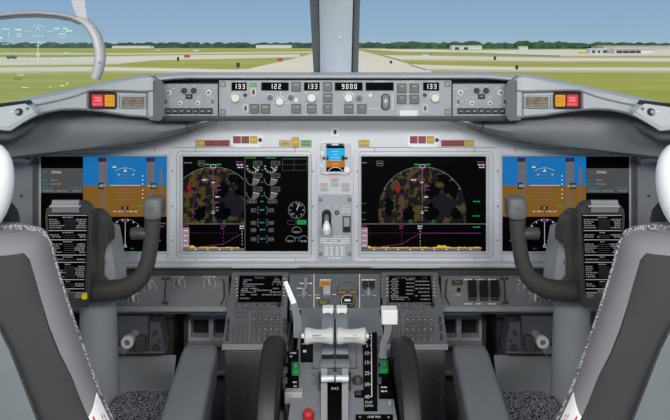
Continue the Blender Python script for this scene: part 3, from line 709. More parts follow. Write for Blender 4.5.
# ---- display units
def pfd(b, fr, ox, h0):
    """attitude display; ox is its left edge, 83 px wide."""
    def X(x): return ox + x
    def h(n): return h0 + .00012 * n
    b.bar(fr, X(0), 156.4, X(83.4), 185.2, h(1), 'e_blue'); b.bar(fr, X(0), 185.2, X(83.4), 216.2, h(1), 'e_brown')
    b.bar(fr, X(15.6), 158, X(24), 211, h(2), 'e_tapebrown'); b.bar(fr, X(15.6), 158, X(24), 185.2, h(3), 'e_tape')
    b.bar(fr, X(63.4), 158, X(71.4), 212, h(2), 'e_tapebrown'); b.bar(fr, X(63.4), 158, X(71.4), 185.2, h(3), 'e_tape')
    b.bar(fr, X(76), 167, X(79), 200, h(2), 'e_tapebrown'); b.bar(fr, X(76), 167, X(79), 185.2, h(3), 'e_tape')
    b.bar(fr, X(15), 157.6, X(23), 161.4, h(4), 'e_navy'); b.text(fr, '133', X(19), 159.5, 2.2, h(5), 'e_magenta', 5)
    b.bar(fr, X(63), 157.6, X(71.6), 161.4, h(4), 'e_navy'); b.text(fr, '9000', X(67.4), 159.5, 2.2, h(5), 'e_magenta', 6)
    b.bar(fr, X(15.4), 182.4, X(20.4), 188.8, h(4), 'black'); b.text(fr, '45', X(18), 185.4, 3, h(5), 'e_white')
    b.bar(fr, X(67), 182.8, X(73.4), 188.4, h(4), 'black'); b.text(fr, '100', X(70.2), 185.6, 2.6, h(5), 'e_white', 5.4)
    b.line(fr, [(X(20), 185.2), (X(22), 185.2)], .6, h(5), 'e_white'); b.poly([fr(X(65), 184, h(5)), fr(X(67), 185.6, h(5)), fr(X(65), 187, h(5))], 'e_yellow')
    for i in range(5):
        y = 163 + 8 * i
        if abs(y - 185) > 5:
            b.text(fr, str(60 + 20 * i)[:2], X(20), y, 1.8, h(5), 'e_dimwhite'); b.text(fr, str(400 - 100 * i) if i < 4 else '200', X(67.6), y, 1.8, h(5), 'e_dimwhite', 4)
    b.line(fr, [(X(27), 185), (X(57), 185)], .55, h(3), 'e_white')
    for dy, w in [(-14, 3), (-10.5, 6), (-7, 11), (-3.6, 6), (3.6, 6), (7, 11), (10.5, 6), (14, 11), (-17, 4)]:
        b.line(fr, [(X(42 - w), 185 + dy), (X(42 + w), 185 + dy)], .32, h(3), 'e_dimwhite')
    b.line(fr, [(X(42), 178), (X(42), 192)], .3, h(4), 'e_magenta'); b.line(fr, [(X(36), 185.4), (X(48), 185.4)], .3, h(5), 'e_magenta')
    b.poly([fr(X(42), 168.4, h(4)), fr(X(43.6), 171.4, h(4)), fr(X(40.4), 171.4, h(4))], 'e_white'); b.arc(fr, X(42), 185, 17.5, -35, 35, .3, h(3), 'e_white')
    for u in (34, 48.5): b.poly([fr(X(u), 173.6, h(4)), fr(X(u + 3), 173.6, h(4)), fr(X(u + 1.5), 175.4, h(4))], 'e_yellow')
    b.bar(fr, X(40.4), 166.2, X(43.6), 167.4, h(5), 'e_green')
    b.words(fr, X(28), X(37), 161.5, .8, h(4), 'e_dimwhite'); b.words(fr, X(29), X(36), 164.2, .8, h(4), 'e_green'); b.bar(fr, X(29.4), 166, X(33), 167.4, h(4), 'e_white')
    for y in (175, 179, 183, 189, 193, 197): b.bar(fr, X(58.8), y, X(60), y + 1.2, h(4), 'e_white')
    b.bar(fr, X(38), 205.8, X(45.4), 209, h(4), 'black'); b.text(fr, '1.8', X(41.6), 207.4, 2.2, h(5), 'e_white', 2)
    b.line(fr, [(X(31), 211), (X(53), 211)], .3, h(4), 'e_white')
    for u in (31, 36.5, 47.5, 53): b.bar(fr, X(u) - .5, 210.3, X(u) + .5, 211.7, h(5), 'e_white')
    b.bar(fr, X(41), 209.8, X(43), 212.2, h(5), 'e_magenta')
    b.bar(fr, X(55), 204.6, X(60), 206.2, h(4), 'e_green'); b.bar(fr, X(63.4), 209.2, X(71), 211, h(4), 'e_green')
    b.bar(fr, X(0), 216.2, X(83.4), 250.4, h(1), 'screen_black')
    b.arc(fr, X(42), 236, 17.5, -75, 75, .4, h(3), 'e_dimwhite'); b.line(fr, [(X(42), 221), (X(42), 243)], .4, h(3), 'e_white')
    for a in range(-70, 80, 20): b.arc(fr, X(42), 236, 16.4, a - 1.6, a + 1.6, 1.6, h(3), 'e_white', 2)
    b.bar(fr, X(40.6), 219, X(43.4), 222, h(4), 'e_magenta'); b.line(fr, [(X(40.6), 246.5), (X(43.4), 246.5), (X(42), 243), (X(40.6), 246.5)], .4, h(4), 'e_white')
    b.bar(fr, X(30), 247.4, X(34), 248.6, h(4), 'e_dimmag'); b.bar(fr, X(47), 247.4, X(51), 248.6, h(4), 'e_dimgreen')
    b.words(fr, X(77), X(82), 223, .8, h(4), 'e_dimwhite'); b.words(fr, X(77), X(81), 226, .8, h(4), 'e_dimwhite')

def info_page(b, fr, x0, x1, h0):
    h = lambda n: h0 + .00012 * n
    b.bar(fr, x0, 156.4, x1, 168, h(1), 'screen_black'); b.bar(fr, x0, 168, x1, 192.6, h(1), 'e_gray'); b.bar(fr, x0, 192.6, x1, 250.4, h(1), 'screen_black')
    b.text(fr, '737MAX', x0 + 15.5, 171.9, 2.6, h(2), 'e_white', 10)
    b.words(fr, x0 + 2, x0 + 7, 172, 1.2, h(2), 'e_cyan', 1); b.words(fr, x0 + 2, x0 + 7, 179.8, 1.2, h(2), 'e_cyan', 1); b.words(fr, x0 + 10, x0 + 16.5, 179.8, 1.6, h(2), 'e_dimwhite', 1)
    b.words(fr, x0 + 2, x0 + 8, 183.6, 1.2, h(2), 'e_cyan', 1); b.words(fr, x0 + 10, x0 + 20, 183.6, 1.6, h(2), 'e_dimwhite', 1)
    b.words(fr, x0 + 2, x0 + 12, 187.4, 1.2, h(2), 'e_cyan', 1); b.words(fr, x0 + 29, x1 - 2, 187.4, 1.2, h(2), 'e_cyan', 1)
    b.words(fr, x0 + 2, x0 + 14, 190.4, 1.5, h(2), 'e_dimwhite', 1); b.words(fr, x0 + 16, x0 + 27, 190.4, 1.5, h(2), 'e_dimwhite', 1); b.words(fr, x0 + 32, x1 - 2, 190.4, 1.5, h(2), 'e_dimwhite', 1)

def nav_map(b, fr, x0, x1, cx, cy, rad, a0, a1, vx, h0):
    h = lambda n: h0 + .00012 * n
    pts = []
    base = 222.8
    for i in range(41):
        a = math.radians(-90 + 180 * i / 40); x = cx + rad * math.sin(a); y = cy - rad * math.cos(a)
        pts.append((min(max(x, x0 + .4), x1 - .4), y))
    pts = [(max(cx - rad, x0 + .4), base)] + pts + [(min(cx + rad, x1 - .4), base)]
    b.poly([fr(x, y, h(1)) for x, y in pts], 'e_terrain')
    def blob(bx, by, rx, ry, m, n=1):
        q = []
        for i in range(18):
            a = 2 * PI * i / 18; k = R.uniform(.65, 1.25); q.append((bx + rx * k * math.cos(a), by + ry * k * math.sin(a)))
        q = [(min(max(x, x0 + .4), x1 - .4), min(max(y, cy - rad), base)) for x, y in q]
        b.poly([fr(x, y, h(2)) for x, y in q], m)
    blob(cx + 20, 204, 13, 13, 'e_navy'); blob(cx + 10, 190, 7, 9, 'screen_black'); blob(cx - 33, 205, 5, 10, 'screen_black') if x0 < cx - 34 else None; blob(cx + 30, 187, 8, 10, 'screen_black'); blob(cx + 22, 178, 7, 5, 'screen_black'); blob(cx + 34, 214, 6, 7, 'screen_black'); blob(cx + 8, 212, 9, 9, 'screen_black'); blob(cx - 13, 213, 6, 8, 'screen_black')
    blob(cx - 24, 187, 2.2, 6.5, 'e_redmap')
    b.arc(fr, cx, cy, rad, a0, a1, .5, h(4), 'e_dimwhite', 40)
    for a in range(-60, 70, 15):
        if a0 < a < a1: b.arc(fr, cx, cy, rad - 1, a - .6, a + .6, 1.6, h(4), 'e_dimwhite', 1)
    b.line(fr, [(cx, cy - rad), (cx, 221)], .4, h(5), 'e_dimwhite')
    b.line(fr, [(cx - 21, 222), (cx - 20, 205), (cx - 17, 190), (cx - 13, 180), (cx - 8, 177), (cx - 3, 180), (cx - .5, 186), (cx, 205)], .35, h(5), 'e_magenta')
    b.bar(fr, cx - 2.6, 164.4, cx + 2.6, 167.6, h(6), 'black'); b.frame(fr, cx - 2.6, 164.2, cx + 2.6, 167.4, .4, h(7), 'e_white'); b.bar(fr, cx - 8, 163.4, cx - 3.4, 164.8, h(6), 'e_green'); b.bar(fr, cx + 3.4, 163.4, cx + 8, 164.8, h(6), 'e_green')
    b.poly([fr(cx, 171, h(6)), fr(cx + 1.6, 167.6, h(6)), fr(cx - 1.6, 167.6, h(6))], 'e_magenta')
    for x, y, m, w in [(-11, 179.5, 'e_white', 5), (1.5, 185.5, 'e_magenta', 6), (1.5, 189.4, 'e_dimmag', 6.5), (2, 196.5, 'e_white', 4), (2, 207, 'e_dimwhite', 4), (2, 210, 'e_dimwhite', 3.4), (-4, 175.5, 'e_magenta', 4), (-1.6, 182, 'e_white', 3)]: b.words(fr, cx + x, cx + x + w, y, 1.1, h(6), m, 1)
    for x, y in ((-11, 221), (11, 221)): b.arc(fr, cx + x, y, 1.4, 0, 360, .5, h(6), 'e_green', 10)
    b.line(fr, [(cx - 1.4, 213), (cx + 1.4, 213), (cx, 210), (cx - 1.4, 213)], .4, h(6), 'e_white')
    b.words(fr, x0 + 1, x0 + 9, 162.4, 1, h(6), 'e_dimwhite', .9); b.frame(fr, x0 + 15.5, 160.6, x0 + 21.5, 165.4, .4, h(6), 'e_dimwhite'); b.words(fr, x0 + 16.2, x0 + 21, 163, 1.2, h(6), 'e_dimwhite', 1)
    b.words(fr, x1 - 9, x1 - 2, 161.6, 1.1, h(6), 'e_magenta', 1); b.words(fr, x1 - 8, x1 - 1.5, 164.4, 1, h(6), 'e_white', 1); b.words(fr, x1 - 7, x1 - 1.5, 167, 1, h(6), 'e_white', 1)
    # vertical situation display
    b.line(fr, [(x0, 223.4), (x1, 223.4)], .6, h(6), 'e_dimwhite')
    b.bar(fr, x0, 227, x0 + 6.4, 247, h(6), 'e_pink')
    for y in (230, 235, 240, 245): b.words(fr, x0 + 1.2, x0 + 5.6, y, 1, h(7), 'e_white', 1)
    b.bar(fr, x0, 247.6, x1 - (0 if x1 < 300 else 5), 250.2, h(6), 'e_tape')
    q = [(x0 + 6.6, 247.6)]; x = x0 + 6.6
    while x < x1 - 5:
        q.append((x, 247.6 - R.uniform(.6, 1.6) - (2 if abs(x - (x0 + .65 * (x1 - x0))) < 4 and x1 > 300 else 0) - (1.3 if abs(x - x0 - 8) < 3 else 0))); x += 2.2
    q.append((x, 247.6)); b.poly([fr(a, c, h(6)) for a, c in q], 'e_yellow')
    for x in range(int(x0) + 12, int(x1) - 4, 12): b.bar(fr, x, 248.4, x + 2, 249.4, h(7), 'e_white')
    for i in range(int((x1 - x0 - 12) / 4)): b.line(fr, [(x0 + 8 + i * 4, 232.4), (x0 + 10 + i * 4, 232.4)], .4, h(7), 'e_dimmag')
    xa = vx; xb = x1 - 2 if x1 < 300 else vx + 19
    b.line(fr, [(x0 + 12, 247), (xa, 243.4), (xb, 232.6)] + ([(x1 - 5, 232.6)] if x1 > 300 else []), .4, h(8), 'e_magenta')
    for x, m in ((xa, 'e_magenta'), (xb - .5, 'e_white')):
        b.words(fr, x - 2.4, x + 2, 225.6, 1.1, h(8), m, 1); b.words(fr, x - 2.4, x + 1.6, 227.8, 1, h(8), m, 1)
        for i in range(5): b.line(fr, [(x, 230 + i * 3.2), (x, 231.6 + i * 3.2)], .35, h(8), m)
    b.words(fr, x0 + 1, x0 + 5.5, 225.2, 1.1, h(8), 'e_magenta', 1)
    if x1 > 300:
        for y in (203, 212, 219): b.words(fr, x0 + .6, x0 + 5, y, 1, h(8), 'e_dimgreen', 1); b.words(fr, x1 - 13, x1 - 6, y - 2 + (y - 203) * .6, 1.1, h(8), 'e_green', .9)

def engine_page(b, fr, h0):
    h = lambda n: h0 + .00012 * n
    for cy, k in ((166.2, 1), (178.4, 0), (192, 0)):
        for cx in (253.2, 271):
            b.arc(fr, cx, cy, 6.6, 90, 275, .5, h(3), 'e_dimwhite'); b.pie(fr, cx, cy, 6.2, 95, 150 if k else 250 - 60, h(2), 'e_gray' if k else 'e_tape')
            b.line(fr, [(cx, cy), (cx + 6.2 * (.8 if k else 1), cy + (4.5 if k else 1.2))], .5, h(4), 'e_white')
            b.frame(fr, cx + .4, cy - 5.2, cx + 9, cy - 1.4, .4, h(3), 'e_dimwhite'); b.text(fr, '20.3' if k else '512', cx + 4.7, cy - 3.3, 2, h(4), 'e_dimwhite', 6.4)
            if k:
                for a in range(95, 280, 30): b.arc(fr, cx, cy, 5.6, a - 4, a + 4, 1.4, h(4), 'e_white', 2)
        b.bar(fr, 261.4, cy + 3, 263.4, cy + 4, h(4), 'e_cyan')
    for cx in (252, 272.6):
        b.frame(fr, cx - 4.5, 199.3, cx + 4.5, 202.6, .35, h(3), 'e_dimwhite'); b.words(fr, cx - 3.2, cx + 3.4, 201, 1.1, h(4), 'e_dimwhite', 1)
    b.bar(fr, 260.6, 200.4, 263.6, 201.6, h(4), 'e_cyan')
    for y, br in ((209.8, 1), (222.4, 1), (229.6, 0), (238.6, 1)):
        for x0, q in ((251.4, 1), (269, -1)):
            b.frame(fr, x0, y - 1.6, x0 + 4.6, y + 1.6, .35, h(3), 'e_dimwhite'); b.words(fr, x0 + .8, x0 + 4, y, 1.0, h(4), 'e_dimwhite', 1)
            if br:
                xb = 258 if q > 0 else 267.4
                b.line(fr, [(xb + q * 1.5, y - 3.4), (xb, y - 3.4), (xb, y + 3.4), (xb + q * 1.5, y + 3.4)], .35, h(3), 'e_dimwhite')
        b.words(fr, 260, 265.4, y - .4, 1.5, h(4), 'e_cyan', 1)
    b.frame(fr, 282.6, 158.4, 294.2, 170, .35, h(3), 'e_gray'); b.frame(fr, 294.2, 158.4, 307, 170, .35, h(3), 'e_gray'); b.line(fr, [(282.6, 164.2), (307, 164.2)], .35, h(3), 'e_gray'); b.line(fr, [(282.6, 158.6), (307, 158.6)], .6, h(4), 'e_dimgreen')
    b.arc(fr, 296.8, 209.6, 8.3, 0, 360, .5, h(3), 'e_dimwhite', 28)
    for a in range(0, 360, 45): b.arc(fr, 296.8, 209.6, 6.4, a - 7, a + 7, 1.8, h(4), 'e_dimwhite', 2)
    b.line(fr, [(296.8, 209.6), (299.4, 203)], .7, h(5), 'e_white'); b.bar(fr, 290.4, 212.6, 295, 213.8, h(4), 'e_cyan')
    b.bar(fr, 297, 219.4, 306.4, 224, h(3), 'e_green'); b.text(fr, 'PARK', 301.7, 221.7, 1.6, h(4), 'ink', 6); b.frame(fr, 287.6, 220, 295.6, 224, .3, h(3), 'e_gray')
    for cx, cy in ((296.8, 231), (290.6, 240), (303.8, 240)):
        b.arc(fr, cx, cy, 4.7, -100, 100, .6, h(3), 'e_dimwhite'); b.words(fr, cx - 3, cx + 3, cy + .6, 1.7, h(4), 'e_dimwhite', 1)
    b.words(fr, 294.6, 299, 237, 1, h(4), 'e_cyan', 1)
    b.line(fr, [(245.2, 156.4), (245.2, 250.4)], .5, h(5), 'e_tape')
    for x0, x1 in ((246.4, 256), (266, 276)): b.words(fr, x0, x1, 157.6, 1, h(4), 'e_green', 1)

def display_unit(px0, px1, label, draw, grp=None):
    t = thing('display_unit', label, 'display screen', fr((px0 + px1) / 2, 253, 0))
    b = MB(); b.ring(fr, (px0 - 3.2, 153.4, px1 + 3.2, 253.6), (px0, 156.2, px1, 250.8), 0, .007, 'bezel', 2.2, .3, .002); part('bezel', b, t)
    b = MB(); b.plate(fr, px0 - .3, 156, px1 + .3, 251, 0, .0042, .2, 0, 'screen_black'); draw(b, .0043); part('screen', b, t, recalc=False)
def d_lo(b, h): pfd(b, fr, 83.8, h); info_page(b, fr, 41.6, 83.8, h)
def d_li(b, h): nav_map(b, fr, 183.2, 244.9, 213.6, 210, 43.4, -45, 44, 223.6, h); engine_page(b, fr, h)
def d_ri(b, h): nav_map(b, fr, 361.2, 485.6, 422, 210, 43.7, -62, 62, 401.5, h)
def d_ro(b, h): pfd(b, fr, 502, h); info_page(b, fr, 585.4, 628.4, h)
display_unit(41.6, 167.2, 'left outer screen with a blue and brown attitude display at its right', d_lo)
display_unit(183.2, 308.2, 'left inner screen with a brown terrain map beside white engine dials', d_li)
display_unit(361.2, 485.6, 'right inner screen with one wide half-round terrain map', d_ri)
display_unit(502, 628.4, 'right outer screen with a blue and brown attitude display at its left', d_ro)

# ---- standby instrument, clock light and gear panel
t = thing('standby_instrument', 'small square attitude instrument between the inner displays', 'instrument', fr(335, 173, .002))
b = MB(); b.ring(fr, (320.6, 142.8, 350.4, 174.2), (326.4, 145.4, 344.4, 171.2), 0, .009, 'bezel', 3, .6, .002); part('bezel', b, t)
b = MB(); b.plate(fr, 326, 145, 344.8, 171.6, 0, .004, .2, 0, 'screen_black'); h = .0043
b.bar(fr, 326.6, 148, 344.2, 160, h, 'e_isfdblue'); b.bar(fr, 326.6, 160, 344.2, 167, h, 'e_isfdbrown')
b.poly([fr(*(335 + 8.6 * math.cos(a), 174.6 - 8 * math.sin(a)), h + .0002) for a in [PI * i / 14 for i in range(15)]], 'e_tape') if False else b.arc(fr, 335.4, 175.5, 8.6, -55, 55, .7, h + .0002, 'e_white')
for y, w in ((151, 4), (154, 2.5), (157, 4), (160, 5.5), (163.6, 3.5)): b.line(fr, [(335.4 - w, y), (335.4 + w, y)], .45, h + .0002, 'e_white')
b.bar(fr, 341.4, 155.4, 344.2, 160, h + .0002, 'ink'); b.bar(fr, 326.6, 156, 328.6, 159.6, h + .0002, 'ink')
part('screen', b, t, recalc=False)
b = MB(); b.knob(fr, 346.8, 169.4, [(3.1, .008), (3.0, .011), (2.4, .0125)], 'plastic_white', 18); part('adjust_knob', b, t)
for x, y, w, hh in [(324.2, 157.6, 3, 2.6), (345.8, 157.6, 3.6, 2.6), (329, 144, 5, 2), (341, 144, 5, 2)]:
    b = MB(); b.plate(fr, x - w / 2, y - hh / 2, x + w / 2, y + hh / 2, .008, .011, .3, .0005, 'knob_dark'); part('key', b, t)
b = MB()
for x, y, w in [(320.4, 151, 3), (320.4, 153, 3), (320.4, 163, 3), (320.4, 165, 3), (324, 172.6, 4), (341, 172.8, 6)]: b.bar(fr, x, y, x + w, y + .8, .0095, 'white_paint')
part('lettering', b, t)
t = thing('light_selector', 'tiny white switch plate with black pointer above the standby instrument', 'switch', fr(335, 135, .001))
b = MB(); b.plate(fr, 331.2, 128.4, 338.8, 135.8, 0, .002, .4, .0005, 'plastic_white'); part('plate', b, t)
b = MB(); b.polyplate(fr, [(333.2, 129.8), (336.8, 129.8), (335.8, 134), (334.2, 134)], .002, .008, 'black'); part('pointer', b, t)
b = MB(); b.text(fr, 'LIGHTS', 335, 125.6, 1.4, .0004, 'white_paint', 7); b.text(fr, 'BRT', 340.6, 132.5, 1, .0004, 'white_paint', 2.2); part('lettering', b, t)
for x, y, c, tx, g in [(334.8, 179.6, 'nose', 'NOSE', 184), (324.2, 184.4, 'left', 'LEFT', 189), (345.8, 184.4, 'right', 'RIGHT', 189)]:
    t = thing('gear_light', {'nose': 'top middle landing gear light with red and green captions', 'left': 'lower left landing gear light with red and green captions', 'right': 'lower right landing gear light with red and green captions'}[c], 'indicator light', fr(x, y + 6, .002), 'landing gear lights')
    for yy, mm, cc in ((y, 'vivid_red', 'red lens'), (y + 4.6, 'vivid_green', 'green lens')):
        b = MB(); b.plate(fr, x - 4.4, yy - 1.9, x + 4.4, yy + 1.9, .002, .0034, .3, .0004, 'panel_seam' if False else 'bezel'); b.text(fr, tx, x, yy - .9, 1.7, .0038, mm, 6.6); b.text(fr, 'GEAR', x, yy + 1.0, 1.7, .0038, mm, 6.6); part('lens', b, t, cc)
gp = thing('gear_lever_panel', 'grey landing gear panel with white knobbed lever between the inner displays', 'control panel', fr(335, 262, .002))
b = MB(); b.plate(fr, 318.2, 193.8, 351.6, 261, .002, .0055, 1, .001, 'mcp_face'); part('face_plate', b, gp)
for x, y in [(320.6, 199), (349.4, 199), (320.6, 253.4), (349.4, 253.4)]:
    b = MB(); b.knob(fr, x, y, [(2.2, .005), (2.1, .0075), (1.2, .008)], 'knob_gray', 14); part('screw', b, gp)
b = MB(); b.plate(fr, 321.8, 209, 331.4, 231.4, .005, .0062, 4.7, 0, 'black'); part('lever_slot', b, gp)
b = MB(); b.tube([fr(326.6, 216, .004), fr(326.7, 219, .022), fr(326.8, 223, .035)], [.006, .006, .007], 'knob_gray', 12); part('lever', b, gp)
b = MB(); b.tube([fr(326.7, 218.5, .030), fr(326.8, 221, .038), fr(326.8, 225, .04), fr(326.8, 228.5, .038), fr(326.8, 230, .034)], [.004, .0085, .0108, .009, .004], 'plastic_white', 18); part('lever_knob', b, gp)
b = MB(); b.knob(fr, 336.8, 212, [(2.4, .005), (2.3, .008), (1.4, .0085)], 'knob_dark', 14); b.knob(fr, 336.8, 212, [(.9, .0085), (.8, .009)], 'clip_metal', 8); part('lock_button', b, gp)
b = MB(); b.ring(fr, (342.6, 215.6, 350.6, 231.6), (343.6, 216.6, 349.6, 230.6), .005, .008, 'knob_dark', .5, .2); b.plate(fr, 343.6, 216.6, 349.6, 226, .004, .0075, .2, .0005, 'clip_metal'); b.plate(fr, 343.6, 226, 349.6, 230.6, .004, .0062, .2, 0, 'black'); part('rocker_switch', b, gp)
b = MB(); h = .0059; W = 'white_paint'
b.text(fr, 'UP', 327.6, 206.2, 1.6, h, W, 3); b.text(fr, 'OFF', 337, 206, 1.2, h, W, 3.6); b.text(fr, 'DN', 326.6, 233.4, 1.4, h, W, 3)
for i, (tx, w) in enumerate([('AUTO', 7), ('BRAKE', 8), ('DISARM', 9)]): b.text(fr, tx, 345.8, 205.6 + i * 2.8, 1.4, h, W, w)
part('lettering', b, gp); b = MB(); b.text(fr, 'LANDING GEAR LIMIT (IAS)', 335, 235.6, 1.4, h, W, 25)
for i in range(3): b.words(fr, 320.5, 349.5, 238 + i * 2, 1, h, W, .95)
b.text(fr, 'FLAPS LIMIT (IAS)', 335, 244.2, 1.2, h, W, 16)
for r in range(5):
    for x in (325.4, 330, 335.5, 340.4): b.bar(fr, x, 246 + r * 1.8, x + 3, 247 + r * 1.8, h, W)
b.frame(fr, 324.6, 243, 344.4, 255, .3, h, W); b.words(fr, 328, 342, 257.2, 1, h, W, 1)
part('placard', b, gp)

# ================================================================== LOWER PANELS
LP = tilt(274, 1.70, 306, 1.60)
for s in (-1, 1):
    t = thing('lower_panel', f'grey lower switch panel under the {SIDE[s]} inner display, {"with four round knobs" if s < 0 else "with three black toggle covers"}', 'control panel', LP(mx(s, 175), 306, -.01), 'lower switch panels')
    a, c = mxr(s, 60, 229)
    b = MB(); b.plate(LP, a, 275.5, c, 307, -.02, 0, .5, .001, 'lower_panel'); part('face_plate', b, t)
    b = MB(); b.loft([[P(x, y, d) for y, d in [(306, 1.606), (307, 1.588), (309, 1.580), (311.5, 1.582), (313, 1.60), (313, 1.68), (306, 1.66)]] for x in (a, c)], 'column'); part('lower_rail', b, t)
    b = MB()
    for x, y in [(163, 279), (168, 279), (163.5, 303), (167, 303.6)]: b.knob(LP, mx(s, x), y, [(1.8, 0), (1.6, .003), (1, .0035)], 'dark_metal', 12)
    b.tube([LP(mx(s, 165.8), 280, .002), LP(mx(s, 165.4), 291, .003), LP(mx(s, 164.8), 303, .002)], .0016, 'dark_metal', 8)
    part('latch', b, t); b = MB()
    b.tube([LP(mx(s, 222.6), 280, .002), LP(mx(s, 224), 284, .003), LP(mx(s, 224.4), 298, .003), LP(mx(s, 221), 305, .002)], .002, 'dark_metal', 8)
    part('latch', b, t)
    ks = [(179.4, 284, 4.2), (209.6, 284, 4.2), (150, 288, 4.6), (133.6, 300.4, 3.6), (119, 300.4, 3)] if s < 0 else [(524, 288, 4.6), (535, 300.4, 3.6), (549, 300.4, 3)]
    for x, y, r in ks:
        b = MB(); b.knob(LP, x, y, [(r, 0), (r, .004), (r * .8, .005)], 'knob_gray', 20); b.plate(LP, x - r * .35, y - r * .8, x + r * .35, y + r * .9, .005, .018, r * .3, .002, 'cream' if r < 4 else 'clip_metal'); part('knob', b, t)
    b = MB(); W = 'white_paint'
    for x, y, r in ks: b.arc(LP, x, y, r + 1.6, -130, 130, .35, .0005, W, 14); b.words(LP, x - 6, x + 6, y - r - 3, 1, .0005, W, .9)
    if s > 0:
        for x in (468, 480, 492): b.words(LP, x - 4.4, x + 4.4, 279.6, 1.4, .0005, W, .9); b.words(LP, x - 4, x + 4, 304, 1, .0005, W, .9)
        b.text(LP, 'FLIGHT RECORDER', 473, 276.8, 1.2, .0005, W, 14); b.text(LP, 'OFF', 458, 294.8, 1.3, .0005, W, 6)
    part('lettering', b, t)
    if s > 0:
        for x in (476, 487.6, 498.4):
            x -= 4
            b = MB(); b.polyplate(LP, [(x - 4.4, 285.2), (x + 3.6, 285.2), (x + 4.4, 299.6), (x - 3.6, 299.6)], 0, .016, 'black'); b.plate(LP, x - 3.2, 297, x + 4.4, 301, 0, .008, .4, .001, 'knob_dark'); part('switch_guard', b, t)
        b = MB(); b.plate(LP, 452, 281, 462.6, 285.6, 0, .004, .4, .001, 'knob_dark'); b.bar(LP, 454, 282.6, 460.6, 284.2, .0043, 'olive_amber'); part('indicator_light', b, t)
        b = MB(); b.knob(LP, 458.4, 290.6, [(2, 0), (1.9, .006), (1.2, .007)], 'black', 14); part('push_button', b, t)
    # bay behind the column: shelf with vents, boxes
    t = thing('vent_unit', f'dark grey frame with black square openings behind the {SIDE[s]} armrest', 'vent', P(mx(s, 206), 346, 1.78), 'square vent frames')
    f2 = V(1.78); a, c = mxr(s, 184, 236)
    b = MB()
    o1 = mxr(s, 188, 211); i1 = mxr(s, 191.2, 208.8); o2 = mxr(s, 211, 236); i2 = mxr(s, 213.6, 232)
    b.ring(f2, (o1[0], 315, o1[1], 342), (i1[0], 319, i1[1], 337.4), -.03, .004, 'column', 1, 1.6, .002); b.ring(f2, (o2[0], 315, o2[1], 342), (i2[0], 319, i2[1], 337.4), -.03, .004, 'column', 1, 1.6, .002); part('frame', b, t)
    b = MB(); b.plate(f2, i1[0], 319, i1[1], 337.4, -.032, -.028, 0, 0, 'black'); b.plate(f2, i2[0], 319, i2[1], 337.4, -.032, -.028, 0, 0, 'black'); part('dark_grille', b, t)
    b = MB(); b.box(tuple(P(a, 376, 1.76)), (P(c, 376, 1.76).x, 2.1, P(a, 371, 1.76).z), 'lower_panel', .004); b.box(tuple(P(a, 347.5, 1.77)), (P(c, 347, 1.77).x, 2.1, P(a, 342, 1.77).z), 'lower_panel', .004); part('shelf', b, t)
    b = MB(); q = mxr(s, 184, 187.4); b.box(tuple(P(q[0], 420, 1.765)), (P(q[1], 420, 1.765).x, 1.85, P(q[0], 312, 1.765).z), 'dark_metal'); b.box((P(a, 420, 1.85).x, 1.83, .0 + .002), (P(c, 420, 1.85).x, 1.86, P(a, 378, 1.85).z), 'pedestal_dark'); part('bracket', b, t)
    # pedal adjust unit
    t = thing('pedal_adjust_unit', f'grey pedal adjustment box with white ringed crank beside the {SIDE[s]} control column', 'control unit', P(mx(s, 140), 352, 1.62), 'pedal adjustment units')
    f3 = V(1.64); a, c = mxr(s, 100, 148)
    b = MB(); b.plate(f3, a, 316, c, 352, -.08, 0, 1, .003, 'pedestal'); part('body', b, t)
    a, c = mxr(s, 149, 164); b = MB(); b.polyplate(f3, mpl(s, [(150, 322), (160.5, 322), (165, 351), (149, 351)]), -.04, .002, 'pedestal'); part('side_plate', b, t)
    for x, y, r in [(155.8, 332, 2), (156.4, 347, 3.2), (160, 340, 1)]:
        b = MB(); b.knob(f3, mx(s, x), y, [(r, .002), (r * .9, .012), (r * .5, .013)], 'dark_metal', 12); part('knob', b, t)
    b = MB(); a, c = mxr(s, 136, 147); b.plate(f3, a, 334, c, 349.5, 0, .02, 3, .004, 'pedestal_dark'); part('cover', b, t)
    b = MB(); b.tube([f3(mx(s, 134.6), 334.5, -.005), f3(mx(s, 131.6), 338, .03), f3(mx(s, 127.8), 341.9, .05)], [.012, .0115, .011], 'clip_metal', 16); part('crank_shaft', b, t)
    f4 = V(1.58)
    b = MB(); b.knob(f4, mx(s, 127.2), 342.4, [(5.2, -.012), (6.3, -.008), (6.3, .002), (5.6, .004), (3.2, .004), (2.6, .001)], 'plastic_white', 24); b.knob(f4, mx(s, 127.2), 342.4, [(2.6, .0015), (2.4, .0022)], 'knob_gray', 14); part('crank_knob', b, t)
    a, c = mxr(s, 106, 165); b = MB(); b.box(tuple(P(a, 354.5, 1.625)), (P(c, 355, 1.625).x, 1.66, P(a, 351.5, 1.625).z), 'pedestal', .003); part('shelf', b, t)
    # dark equipment box with small modules
    t = thing('relay_box', f'small dark olive equipment box between pedal unit and vent frame on the {SIDE[s]}', 'equipment box', P(mx(s, 168), 340, 1.75), 'dark equipment boxes')
    f5 = V(1.75); a, c = mxr(s, 161, 173)
    b = MB(); b.plate(f5, a, 318, c, 343, -.05, 0, .5, .002, 'olive_box'); part('body', b, t)
    b = MB(); b.box((P(a + 2, 0, 1.75).x, 1.77, 0), (P(c - 2, 0, 1.75).x, 1.79, P(0, 342.9, 1.75).z), 'dark_metal'); part('mounting_post', b, t)
    for i in range(3):
        b = MB(); b.plate(f5, a + 1.5, 320 + i * 7.4, c - 1.5, 325.6 + i * 7.4, 0, .006, .5, .001, 'dark_metal'); part('module', b, t)
